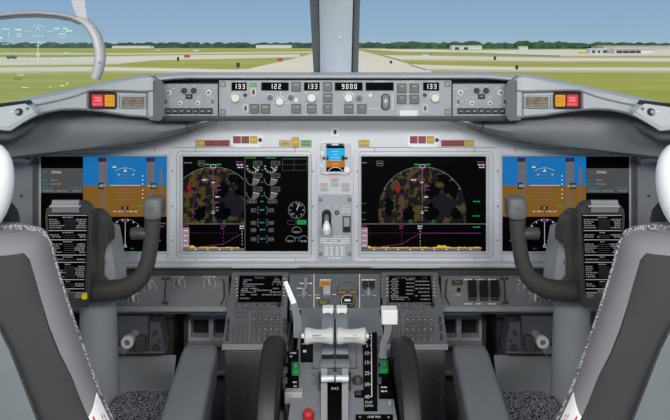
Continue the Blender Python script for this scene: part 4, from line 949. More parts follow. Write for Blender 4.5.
    # kick plate
    kp = tilt(356, 1.68, 392, 1.56); b = MB(); b.loft([[kp(x, y, h) for h in (-.01, 0) for x, y in (mpl(s, [(96, yy), (176 - (yy - 355) * .1, yy)])[::(1 if h < 0 else -1)])] for yy in (355, 392)] + [[Vector((q[0], q[1] , 0)) for q in ((v.x, v.y) for v in [kp(x, 392, h) for h in (-.01, 0) for x in ((mx(s, 96), mx(s, 172.3))[::(1 if h < 0 else -1)])])]], 'column')
    single('kick_plate', b, f'plain grey metal plate below the pedal unit on the {SIDE[s]}', 'plate', 'plain kick plates')
    # side console beyond the outer display
    t = thing('side_console', f'plain grey side panel at the {SIDE[s]} edge beyond the outer display', 'panel', P(mx(s, 10), 270, 1.66), 'outer side panels')
    f6 = V(1.66); b = MB(); b.polyplate(f6, mpl(s, [(-60, 158), (0, 161), (20, 163), (32.4, 166), (32.4, 518), (-60, 518)]), -.05, .0, 'lower_panel'); part('face_plate', b, t)
    b = MB(); b.knob(f6, mx(s, 21.6), 195.6, [(1.3, 0), (1.2, .004), (.7, .005)], 'dark_metal', 10); part('screw', b, t)

# ================================================================== CONTROL COLUMNS AND WHEELS
def control_wheel(s):
    t = thing('control_yoke', f'dark grey control yoke in front of the {SIDE[s]} outer display', 'control yoke', P(mx(s, 70), 420, 1.45), 'control yokes')
    D = 1.36
    def Q(px, py, d=D): return P(mx(s, px), py, d)
    # column
    b = MB(); b.tube([Q(98, 285, 1.46), Q(98.5, 330, 1.46), Q(99.5, 380, 1.455), Q(101, 420, 1.45), Q(108, 520, 1.43), Vector((Q(108, 520, 1.43).x, 1.43, .02))], [.036, .0385, .0405, .042, .046, .05], 'column', 24); part('column', b, t)
    b = MB(); b.polyplate(V(1.41), mpl(s, [(88, 232), (100, 231), (109, 234), (112, 250), (115, 270), (116.5, 290), (84, 292)]), -.07, .0, 'column'); part('column_head', b, t)
    b = MB(); b.knob(V(1.41), mx(s, 104.2), 262, [(3, 0), (2.9, .004), (2, .006)], 'knob_gray', 14); part('bolt', b, t)
    b = MB(); b.polyplate(V(1.375), mpl(s, [(84, 214), (93, 211), (99, 212.5), (105.5, 219), (110, 231), (110.6, 242), (106, 244), (101.6, 248), (99.6, 262), (99.6, 280), (104, 285), (104, 297), (84, 302)]), -.03, .012, 'yoke'); part('hub', b, t)
    rims = []
    for side in (1, -1):
        def Z(px, py, d=D):
            q = px if side > 0 else 140 - px
            return Q(q, py, d)
        pts = [(72, 289), (86, 291.5), (100, 291.5), (113, 290.5), (124, 288.5), (134.5, 283), (142, 276), (147.4, 263), (150, 250), (151.5, 238), (152.4, 228), (152.6, 218)]
        rd = [.0205, .0205, .0205, .0205, .0200, .0188, .0168, .0155, .0150, .0150, .0155, .0160]
        b = MB(); b.tube([Z(x, y) for x, y in pts], rd, 'yoke', 20); part('horn', b, t, sharp=60)
        b = MB(); b.tube([Z(150, 235), Z(143, 233.6), Z(136, 233.2), Z(131.5, 233.6)], [.011, .0115, .0125, .0115], 'yoke', 16, up=Vector((0, 1, 0))); part('thumb_stub', b, t, sharp=60)
        f7 = V(D - .014); x0, x1 = (144, 162.6) if side > 0 else (140 - 162.6, 140 - 144)
        if s > 0: x0, x1 = 670 - x1, 670 - x0
        b = MB(); b.loft([[f7(x, y, h) for x, y in rrect(x0 + i, 197.4 + i * .8, x1 - i, 219.4 - i * .6, 5)] for i, h in [(.8, -.028), (0, -.02), (0, .004), (.8, .009), (2.4, .011)]], 'yoke_pad'); part('switch_pad', b, t, sharp=50)
        b = MB(); b.text(f7, 'DISC', (x0 + x1) / 2, 207, 1.3, .0115, 'ink', 5); part('lettering', b, t)
    return t
for s in (-1, 1):
    control_wheel(s)
    # checklist holder
    fr2 = V(1.335)
    t = thing('checklist_board', f'black checklist board with metal clip on the {SIDE[s]} control yoke' + (', yellow dot at corner' if s < 0 else ''), 'clipboard', fr2(mx(s, 69), 307, -.01), 'yoke checklist boards')
    a, c = mxr(s, 46, 91.6)
    b = MB()
    pts = mpl(s, [(55, 202.6), (82, 202.2), (87, 204.4), (90.8, 209), (92, 216), (88.8, 300), (87, 307), (55, 307), (52.6, 300), (46, 217), (47, 209), (50.4, 204.6)])
    b.loft([[fr2(x, y, h) for x, y in pts] for h in (-.02, .004)], 'yoke'); part('board', b, t)
    a, c = mxr(s, 88.4, 93.4); b = MB(); b.polyplate(fr2, mpl(s, [(91, 214), (94.4, 212), (91.4, 300), (89, 304)]), -.02, .010, 'yoke'); part('side_rail', b, t)
    a, c = mxr(s, 48.6, 89)
    fr2o = fr2
    class Taper:
        def __call__(q, x, y, h=0):
            m = (a + c) / 2; return fr2o(m + (x - m) * (1 - (y - 213) * .0022), y, h)
    fr2 = Taper()
    b = MB(); b.polyplate(fr2, [(a, 213.4), (c, 213.4), (c, 291.5), (a, 291.5)], .004, .0052, 'screen_black'); pg = part('page', b, t)
    b = MB(); h = .0056; W = 'print_gray'
    y = 214.6
    for n in (5, 2, 5, 1, 6, 2, 3):
        b.bar(fr2, a + .6, y - .3, c - .6, y + .3, h, 'white_paint')
        mid = (a + c) / 2; wd = R.uniform(2, 6); b.words(fr2, mid - wd, mid + wd, y + 2, 1.2, h, W, 1); y += 4.3
        for i in range(n):
            b.words(fr2, a + 1.4, a + R.uniform(8, 18), y, 1.05, h, W, .95); b.words(fr2, c - R.uniform(7, 13), c - 1.2, y, 1.3, h, W, 1)
            b.line(fr2, [(a + 16, y + .4), (c - 12, y + .4)], .25, h, 'knob_gray'); y += 2.0
        y += .9
    b.bar(fr2, a + .6, 291, c - .6, 291.6, h, W); part('print', b, pg); fr2 = fr2o
    a, c = mxr(s, 53.4, 82); fr3 = V(1.333)
    b = MB(); b.loft([[fr3(x, yy, hh) for x in (a + (0 if s < 0 else 1.5), c - (1.5 if s < 0 else 0))] for yy, hh in [(199.6, .002), (200, .006), (204, .010), (205, .013), (206, .013), (207, .009), (211.6, .006), (211.6, .002)]], 'clip_metal', False, False, closed=False); b.plate(fr3, a - 1.4, 204.2, c + .8, 206, .008, .014, .6, .001, 'chrome'); part('clip', b, t)
    if s < 0:
        b = MB(); b.knob(fr2, 86.2, 295, [(3.5, .004), (3.4, .009), (2.6, .011)], 'button_yellow', 20); part('push_button', b, t, 'yellow button')

# ================================================================== PEDESTAL, CDUs
CP = tilt(272, 1.62, 344, 1.476)
ped = thing('control_pedestal', 'grey centre pedestal body below the two keypads', 'pedestal', Vector((0, 1.3, 0)))
for s in (-1, 1):
    # side wing below the keypad, facing aft
    b = MB(); q0 = [P(mx(s, x), y, d) for x, y, d in [(222, 344, 1.474), (288, 344, 1.474), (288, 350, 1.468), (222, 350, 1.468)]]
    b.prism([Vector((p.x, p.y, p.z)) for p in q0], (0, .12, 0), 'pedestal'); part('lip', b, ped)
    x0, x1 = sorted((P(mx(s, 224), 350, 1.475).x, P(mx(s, 292), 350, 1.475).x))
    b = MB(); b.box((x0, 1.480, 0), (x1, 1.60, P(0, 349.5, 1.475).z - .004), 'pedestal_dark', .004); part('side_body', b, ped)
    for x, y in [(229, 362), (232, 380), (229, 398), (244, 392), (251, 356), (252, 398)]:
        b = MB(); b.knob(V(1.478), mx(s, x), y, [(1.1, 0), (1.0, .002), (.5, .003)], 'knob_gray', 8); part('rivet', b, ped)
qtop = P(335, 312, 1.49).z
# keypads
def keypad(s):
    off = 0 if s < 0 else 150.2
    t = thing('control_display_unit', f'grey keypad unit with a small lit text screen {"left" if s < 0 else "right"} of the throttles', 'keypad unit', CP((mx(s, 256)), 344, -.02), 'flight computer keypads')
    body = mpl(s, [(232.5, 272.5), (288.6, 272.5), (285.6, 344), (222.4, 344)])
    b = MB(); b.loft([[CP(x, y, h) for x, y in body] for h in (-.018, .0)], 'pedestal'); part('body', b, t)
    inner = mpl(s, [(237, 275), (284, 275), (283, 305), (235.4, 305)])
    b = MB(); b.polyplate(CP, inner, -.001, .003, 'pedestal_dark'); part('screen_surround', b, t)
    X = lambda x: x + off
    sc = [(239.6, 276.6), (282.2, 276.6), (281.6, 303), (238, 303)] if s < 0 else [(X(x), y) for x, y in [(238.6, 276.6), (280.6, 276.6), (282.4, 303), (238.8, 303)]]
    b = MB(); b.polyplate(CP, sc, 0, .0038, 'screen_black'); h = .0042; W = 'e_dimwhite'
    if s < 0:
        b.text(CP, 'TAKEOFF REF', 259.6, 278.8, 1.6, h, W, 10); b.text(CP, '1/2', 276.5, 279, 1.4, h, W, 3)
        rows = [(281, [(244, 252), (274, 280)]), (283, [(243, 247), (273, 281)]), (285.3, [(243, 264), (272, 281)]), (287.4, [(244, 255)]), (289.6, [(242, 248), (250, 258), (273, 280)]), (291.4, [(241, 249), (254, 272)]), (293.2, [(241, 256), (270, 281)]), (295.8, [(240.5, 248), (251, 258), (262, 281)]), (299.4, [(240, 250)])]
    else:
        b.text(CP, 'ACT RTE  LEGS', 404.5, 279, 1.6, h, W, 22); b.text(CP, '1/3', 424.5, 279, 1.4, h, W, 4)
        rows = []
        for i in range(5):
            rows.append((280.6 + i * 3.6, [(392, 397), (406, 414)])); rows.append((282.4 + i * 3.6, [(390.4, 398.5), (415, 429.6)]))
        rows += [(298.4, [(391, 408)]), (300.4, [(391.5, 409), (416, 430)])]
    for y, sp in rows:
        for x0, x1 in sp: b.words(CP, x0, x1, y, 1.1, h, W, .95)
    part('screen', b, t, recalc=False)
    def key(x, y, w, hh, r=.5, hgt=.006, m='dark_key', tx=None):
        b = MB(); b.plate(CP, X(x) - w / 2, y - hh / 2, X(x) + w / 2, y + hh / 2, 0, hgt, r, .0008, 'key_rim'); i = .42
        b.plate(CP, X(x) - w / 2 + i, y - hh / 2 + i, X(x) + w / 2 - i, y + hh / 2 - i, hgt - .001, hgt + .0004, max(r - i, .1), 0, m)
        b.bar(CP, X(x) - w * .2, y - hh * .18, X(x) + w * .2, y + hh * .18, hgt + .0007, 'knob_gray' if not tx else tx); part('key', b, t)
    dx = 0 if s < 0 else 3
    for y in [280, 283.4, 286.8, 290.2, 293.6, 297]:
        for x in ((233.6 - (y - 280) * .1, 287 - (y - 280) * .04) if s < 0 else (231.6 + (y - 280) * .02, 285.4 + (y - 280) * .12)): key(x, y, 2.4, 2.0, .3)
    for y in [305.8, 310.4]:
        for x in [238.8, 245.9, 253.3, 260.8, 268.4]: key(x + dx, y, 5.2, 3.2)
    key(278 + dx, 310.6, 5, 2.6); b = MB(); b.knob(CP, X(279 + dx), 305.4, [(1.9, 0), (1.8, .008), (1.2, .009)], 'black', 14); part('brightness_knob', b, t)
    for x in (237.6, 244.8):
        for y in (315.2, 319.6): key(x + dx, y, 5.0, 3.4)
    for i, y in enumerate([316.4, 321.1, 325.9, 330.8, 335.7, 340.4]):
        for x in [254.7, 260.4, 266.1, 272, 278.4]: key(x + dx - i * .25, y, 4.5, 3.7, tx='print_gray' if i % 2 else None)
    for i, y in enumerate([326, 330.9, 335.8, 340.5]):
        for x in [235.4, 240.9, 246.6]: key(x + dx - i * .25, y, 4.9, 4.2, 2.0)
    for x, y in ([(228.5, 322), (228, 330), (227, 338), (284.6, 322), (284.4, 330), (284, 339)] if s < 0 else [(289.5, 320), (290.5, 328), (291, 337), (234, 322)]):
        b = MB(); b.plate(CP, X(x) - 1.3, y - 3, X(x) + 1.3, y + 3, 0, .003, .3, .0005, 'knob_dark'); part('indicator_light', b, t)
    b = MB()
    b.line(CP, [(X(248.6 + dx), 342), (X(250.2 + dx), 313.4), (X(282 + dx), 313.4)], .4, .0004, 'knob_gray')
    for y in [280, 283.4, 286.8, 290.2, 293.6, 297]:
        b.line(CP, [(X(236), y), (X(238), y - .8)], .5, .0034, 'white_paint'); b.line(CP, [(X(283), y - .8), (X(285), y)], .5, .0034, 'white_paint')
    part('lettering', b, t)
for s in (-1, 1): keypad(s)

# ---- forward centre panel between the keypads
t = thing('forward_aisle_panel', 'grey switch panel with amber captions between the two keypads above the throttles', 'control panel', CP(335, 309, -.02))
b = MB(); b.plate(CP, 289.4, 273.8, 380.4, 309.4, -.05, 0, .4, .001, 'pedestal'); part('face_plate', b, t)
b = MB(); W = 'white_paint'
for x in (314, 359.6): b.line(CP, [(x, 274), (x, 309.2)], .6, .0005, W)
b.line(CP, [(290, 309), (314, 309)], .4, .0005, W); b.line(CP, [(360, 309), (380, 309)], .4, .0005, W)
b.line(CP, [(298, 295.6), (311, 295.6)], .4, .0005, W); b.line(CP, [(314, 295), (320, 295)], .4, .0005, W); b.line(CP, [(332, 294.6), (336, 294.6)], .6, .0005, W)
b.words(CP, 300, 312, 283.4, 1, .0005, W, .9); b.words(CP, 297, 302, 288.4, 1, .0005, W, .9); b.words(CP, 316, 320, 298, 1, .0005, W, .9); b.words(CP, 320, 331, 280, 1, .0005, W, 1); b.words(CP, 362, 375, 280, 1, .0005, W, .9); b.line(CP, [(362, 295.6), (376, 295.6)], .4, .0005, W)
b.arc(CP, 347.4, 294.5, 12, -75, 75, .5, .0005, 'ink', 20); part('lettering', b, t)
for x, y in ((304, 295.8), (368.4, 295.4)):
    b = MB(); b.knob(CP, x, y, [(4.2, 0), (4.0, .006), (3.2, .009)], 'knob_gray', 20); b.plate(CP, x - 1.3, y - 3.8, x + 1.3, y + 3.8, .008, .018, 1, .002, 'clip_metal'); part('knob', b, t)
b = MB(); b.tube([CP(305.6, 288, 0), CP(305.8, 284.6, .016), CP(305.9, 283, .02)], [.004, .004, .006], 'clip_metal', 12); part('toggle_switch', b, t)
for nm, x0, y0, x1, y1, m, lb in [('caption', 319.4, 281.4, 330.6, 287.2, 'lens_orange', 'bright amber caption'), ('caption', 318.4, 300.6, 328.8, 306, 'lens_dimamber', 'dim amber caption'), ('caption', 337.4, 290.4, 346.8, 295.4, 'lens_dimamber', 'dim amber caption'), ('caption', 348.4, 290.4, 357.8, 295.4, 'lens_dimamber', 'dim amber caption')]:
    lamp(nm, x0, y0, x1, y1, m, ['DISAGREE' if y0 < 300 else 'TEST'], t, frr=CP, label=lb)
b = MB(); b.plate(CP, 322.8, 288, 331, 296.8, 0, .012, .8, .002, 'clip_metal'); part('selector_cap', b, t)
b = MB(); b.knob(CP, 347.4, 302.4, [(7.6, 0), (7.6, .004), (6.6, .005), (6.2, .003)], 'black', 24); b.arc(CP, 347.4, 302.4, 6.2, -170, 40, .5, .0052, 'white_paint', 20); b.bar(CP, 344.6, 300.6, 350.4, 302.6, .0055, 'plastic_white'); b.line(CP, [(343, 305), (352, 305)], .6, .0055, 'lens_green'); b.arc(CP, 347.4, 302.4, 6.2, 60, 150, .4, .0052, 'lens_orange', 10); part('pressure_gauge', b, t)
for i in range(4):
    x, y = 362.4 + (i % 2) * 6.6, 281.2 + (i // 2) * 4
    b = MB(); b.plate(CP, x, y, x + 5.6, y + 3.4, 0, .004, .3, .0008, 'black'); part('key', b, t)

# ================================================================== THROTTLE QUADRANT
QP = tilt(308, 1.50, 420, 1.06)
tq = thing('throttle_quadrant', 'grey throttle quadrant with two white thrust levers on the centre pedestal', 'throttle quadrant', Vector((0, 1.2, 0)))
x0, x1 = P(290.5, 400, 1.115).x, P(394, 400, 1.115).x
z1 = QP(335, 308).z; z2 = QP(335, 420).z
b = MB()
side = [(1.50, QP(335, 308).z), (1.12, QP(335, 404.5).z if False else QP.at(335, 400).z), (.86, QP.at(335, 400).z - .06), (.80, .0 + .35), (.80, 0.0), (1.48, 0)]
zq = lambda y: QP.p.z + (QP.p.y - y) * QP.n.y / QP.n.z * 1.0
def qz(y): return QP.p.z - (y - QP.p.y) * QP.n.y / QP.n.z
side = [(1.50, qz(1.50)), (.98, qz(.98)), (.80, qz(.98) - .02), (.70, qz(.98) - .08), (.70, 0), (1.48, 0)]
b.loft([[Vector((x, y, z)) for y, z in side] for x in (x0, x1)], 'quadrant'); part('housing', b, tq)
# lever slots and decks
for l in (321.4, 336.6):
    b = MB(); b.plate(QP, l, 355.4, l + 12.2, 361.8, 0, .0012, .3, 0, 'bay_dark'); part('lever_slot', b, tq)
    b = MB(); b.plate(QP, l - 1.4, 361.8, l + 13.4, 367.6, 0, .007, .6, .002, 'quadrant'); part('slot_cover', b, tq)
b = MB(); b.plate(QP, 333.4, 320, 336.6, 372, 0, .0010, .3, 0, 'dark_metal'); part('center_slot', b, tq)
b = MB(); b.line(QP, [(311, 368.6), (357, 368.6)], .8, .0008, 'dark_metal'); b.line(QP, [(312, 345), (312, 368.6)], .6, .0008, 'dark_metal'); b.line(QP, [(356.4, 345), (356.4, 368.6)], .6, .0008, 'dark_metal'); b.line(QP, [(312, 374), (320, 380)], .6, .0008, 'dark_metal'); part('seam', b, tq)
for q, (l, r) in enumerate(((321.6, 334.2), (335.8, 348.4))):
    b = MB()   # lever arm from the slot up to the grip
    c = (l + r) / 2
    b.loft([[QP(x, y, h) for x, y, h in [(l, yb, hb), (r, yb, hb), (r, yb + 5, hb), (l, yb + 5, hb)]] for yb, hb in ((349, .0), (345, .03), (338, .058))], 'quadrant'); lv = part('thrust_lever', b, tq)
    g0, g1 = ((304.2, 333.8), (336.2, 366.2))[q]
    d = 1.20; n = 22
    prof = [(0, .55), (.02, .86), (.06, 1.0), (.14, .95), (.3, .82), (.5, .76), (.7, .82), (.86, .95), (.94, 1.0), (.98, .86), (1, .55)]
    b = MB(); b.tube([P(g0 + (g1 - g0) * u, 336, d) for u, _ in prof], [.0146 * k for _, k in prof], 'grip_white', n, up=Vector((0, 1, 0))); part('grip', b, lv, 'white spool-shaped grip', sharp=60)
    f8 = V(d - .0126); b = MB(); cx = (g0 + g1) / 2
    b.bar(f8, cx - 7, 335.4, cx - 1, 336.2, 0.0, 'ink') if q == 0 else None
    b.text(f8, 'TO/GA' if q == 0 else 'A/T', cx + (0 if q == 0 else 4), 335.2, 1.3, 0.0, 'ink', 5); b.text(f8, 'THRUST' if q == 0 else 'REVERSE', cx, 338.2, 1.1, 0.0, 'ink', 14)
    part('lettering', b, lv)
    e = g0 - 2.4 if q == 0 else g1 + 2.4; e2 = g0 if q == 0 else g1
    b = MB(); b.tube([P(e2, 336, d), P(e, 336, d)], .004, 'plastic_white', 12); b.tube([P(e, 336, d), P(e - .6 if q == 0 else e + .6, 336, d)], [.004, .003], 'dark_metal', 10); part('go_around_button', b, lv)
    b = MB()   # reverse lever in front of the grip
    l2, r2 = ((322, 333.8), (336, 347.4))[q]
    b.loft([[P(x, y, d2) for x, d2 in [(l2 + i, dd), (r2 - i, dd), (r2 - i, dd + .02), (l2 + i, dd + .02)]] for y, dd, i in ((333, 1.23, 0), (322, 1.27, 0), (316, 1.29, .3), (312.6, 1.30, 1.0))], 'quadrant'); rv = part('reverse_lever', b, lv)
    b = MB(); b.polyplate(V(1.285), [(l2 + 1.2, 314), (l2 + .4, 309.4), (l2 + 1, 308), (c - 1.4, 308.4), (c, 307.4), (c + 1.4, 308.4), (r2 - 1, 308), (r2 - .2, 309.4), (r2 - 1.6, 314.2), (c + 2, 312.8), (c - 2, 312.8)] if True else [], -.016, 0, 'plastic_white'); part('handle', b, rv, 'white pull handle')
# start levers
for q, (l, r) in enumerate(((320.8, 334.4), (335.4, 349))):
    b = MB(); b.tube([P(l, 378.6, 1.13), P(l + .6, 378.6, 1.13), P(r - .6, 378.6, 1.13), P(r, 378.6, 1.13)], [.003, .0052, .0052, .003], 'chrome', 14); sl = part('start_lever', b, tq)
    x = l + 3.2 if q == 0 else r - 3.2
    a, c = (321, 327.2) if q == 0 else (342, 348.2)
    b = MB(); b.loft([[QP(xx, y, h) for xx, h in [(a, 0), (c, 0), (c, hh), (a, hh)]] for y, hh in ((380, .02), (384, .012), (420, .006), (440, .004))], 'clip_metal'); part('lever_arm', b, sl)
    a, c = (318.6, 321.2) if q == 0 else (348.2, 350.8)
    b = MB(); b.plate(QP, a, 380, c, 391, 0, .016, .5, .002, 'dark_metal'); part('detent_bracket', b, sl)
b = MB(); b.plate(QP, 327.6, 383.6, 341.8, 424, 0, .0014, .3, 0, 'screen_black'); b.text(QP, 'IDLE', 335, 389.4, 2.3, .0018, 'white_paint', 7); part('idle_plate', b, tq)
b = MB(); b.knob(QP, 335, 383.2, [(2.2, .001), (2, .006), (1, .007)], 'knob_gray', 12); part('knob', b, tq)
# small cards and scales
b = MB(); b.plate(QP, 300.6, 339, 313, 362.4, 0, .0018, .6, .0004, 'screen_black'); b.bar(QP, 303, 351, 306.4, 353.6, .0022, 'white_paint'); b.bar(QP, 308, 344, 310, 345.4, .0022, 'white_paint'); b.words(QP, 302, 306, 345, 1, .0022, 'white_paint', 1); part('trim_card', b, tq)
b = MB(); b.polyplate(QP, [(362.4, 333), (377, 333), (377.4, 411.4), (364, 411.4), (363.6, 398), (354.6, 397.4), (354.6, 391.6), (363.4, 391)], 0, .0018, 'screen_black'); h = .0022; W = 'white_paint'
b.line(QP, [(371.4, 335), (371.8, 398), (371, 398)], .9, h, W)
for tx, y in [('0', 333.6), ('1', 336.4), ('2', 339.8), ('5', 346.4), ('10', 354.2), ('15', 363.6), ('25', 374.4), ('30', 385.6), ('40', 398)]:
    b.text(QP, tx, 367, y, 3.7, h, W); b.line(QP, [(369.6, y), (372, y)], .7, h, W)
b.text(QP, 'FLAP', 369, 403.4, 2.2, h, W, 7); b.text(QP, 'DOWN', 369, 407, 2.2, h, W, 8); part('flap_scale', b, tq)
b = MB(); b.plate(QP, 355.6, 392.6, 361.6, 396.6, .0018, .004, .3, .0005, 'knob_dark'); part('small_switch', b, tq)
b = MB(); b.knob(QP, 357.8, 383, [(5, 0), (4.8, .008), (3.6, .011), (1, .0118)], 'dark_metal', 20); part('round_knob', b, tq)
b = MB(); b.plate(QP, 355.6, 415.2, 393, 432, 0, .002, 1, .0005, 'screen_black'); b.text(QP, 'STAB TRIM', 374, 418.4, 2.2, .0024, 'white_paint', 13); b.knob(QP, 360, 418.6, [(1.4, .002), (1.2, .003)], 'knob_gray', 10); b.knob(QP, 388.6, 418.6, [(1.4, .002), (1.2, .003)], 'knob_gray', 10); part('trim_plate', b, tq)
b = MB(); b.knob(QP, 390, 404, [(1.8, 0), (1.6, .004), (1, .005)], 'clip_metal', 12); part('screw', b, tq)
# lever side rails between quadrant and trim wheels
for s in (-1, 1):
    fq = Plane(QP.p + Vector((0, 0, -.004)), QP.n)
    if s < 0: sc = [(287, 353), (298.6, 351), (298.8, 392), (285.4, 392)]
    else: sc = [(378, 360), (389, 358), (394, 399), (379, 399)]
    b = MB(); b.loft([[QP(x, y, h) for x, y in sc] for h in (-.03, .0026)], 'screen_black')
    for y in (354.6, 358, 384, 388): b.words(QP, sc[0][0] + 3, sc[1][0] - 2, y + (0 if s < 0 else 5), 1.4, .003, 'white_paint', .7)
    part('trim_scale', b, tq)
    x0_, x1_, y0_, y1_ = (291.4, 299.4, 366.4, 377) if s < 0 else (380, 388.6, 364, 375)
    b = MB(); b.plate(QP, x0_, y0_, x1_, y1_, .002, .010, 1.2, .002, 'green_plastic'); b.text(QP, '5', (x0_ + x1_) / 2, (y0_ + y1_) / 2, 2.4, .0104, 'white_paint'); part('trim_pointer', b, tq, 'bright green pointer')
    # clutter of small levers beside the scale
    b = MB()
    for i in range(5):
        xx = (285.5, 379.5)[s > 0] ; yy = 338 + i * 10.5
        b.plate(QP, xx - 2 + (0 if s > 0 else -1), yy, xx + 2, yy + 5.5, -.01, .006, .8, .001, 'pedestal')
    part('detent_block', b, tq)
# speed brake lever
b = MB(); b.loft([[P(x, y, d + e) for x, y, e in [(p[0], p[1], 0), (p[2], p[3], 0), (p[2], p[3], .012), (p[0], p[1], .012)]] for p, d in (((293.6, 338, 301.8, 338), 1.24), ((293.4, 320, 301.2, 318), 1.25), ((290.6, 303.6, 296.6, 302), 1.26))], 'pedestal'); sb = part('speed_brake_lever', b, tq)
b = MB(); b.loft([[P(x, y, d + e) for x, y, e in [(p[0], p[1], -.004), (p[2], p[3], -.004), (p[2], p[3], .014), (p[0], p[1], .014)]] for p, d in (((291.4, 304.6, 296.6, 302.6), 1.26), ((287.4, 293.4, 292.0, 291.8), 1.265), ((283.4, 283, 287.6, 281.4), 1.27), ((284, 282, 286.8, 280.8), 1.27))], 'plastic_white'); part('grip', b, sb, 'white flat grip')
# flap lever
b = MB(); b.loft([[P(x, y, d + e) for x, y, e in [(p[0], p[1], 0), (p[2], p[3], 0), (p[2], p[3], .012), (p[0], p[1], .012)]] for p, d in (((379, 358, 386, 358), 1.21), ((380.4, 342, 387.6, 342), 1.225), ((384, 333, 391, 333), 1.235), ((385, 322, 392.4, 322), 1.245))], 'pedestal'); fl = part('flap_lever', b, tq)
b = MB(); b.plate(V(1.24), 381.6, 309.8, 397.6, 324.4, -.02, .004, .8, .002, 'plastic_white'); part('flap_handle', b, fl, 'white square handle')
# parking brake lever and red knob
b = MB(); b.plate(V(1.13), 284.4, 391.8, 303, 403.8, -.012, .004, .8, .002, 'clip_metal'); b.tube([P(287, 403, 1.135), P(286.8, 410, 1.13), P(288, 424, 1.12)], .004, 'dark_metal', 10); part('parking_brake_lever', b, tq)
b = MB(); b.knob(Plane(P(308.4, 416, 1.06), Vector((0, -.5, 1))), 308.4, 416.5, [(5.0, -.02), (5.6, -.012), (5.6, .004), (4.6, .010), (2, .0125)], 'red_knob', 22); part('brake_light', b, tq, 'red round knob')

# ---- trim wheels
for s in (-1, 1):
    xc = P(272 if s < 0 else 405.5, 380, 1.14).x; yc = 1.15; rad = .135; zc = P(0, 342.6, 1.15).z - rad
    t = thing('trim_wheel', f'big black stabilizer trim wheel on the {SIDE[s]} side of the throttle quadrant', 'trim wheel', Vector((xc, yc, zc - rad)), 'stabilizer trim wheels')
    n = 64; hw = .0165
    prof = [(-hw, .100), (-hw, .128), (-hw * .75, .1335), (-hw * .3, rad), (hw * .3, rad), (hw * .75, .1335), (hw, .128), (hw, .100)]
    b = MB(); rings = []
    for i in range(n):
        a = 2 * PI * i / n; rings.append([Vector((xc + w, yc + r * math.cos(a), zc + r * math.sin(a))) for w, r in prof])
    rings.append(rings[0]); b.loft(rings, 'rubber', False, False); part('rim', b, t)
    b = MB(); b.tube([(xc - .013, yc, zc), (xc + .013, yc, zc)], .104, 'dark_metal', 40); part('disc', b, t)
    b = MB(); b.tube([(xc - .02, yc, zc), (xc + .02, yc, zc)], .02, 'knob_gray', 20); part('axle_hub', b, t)

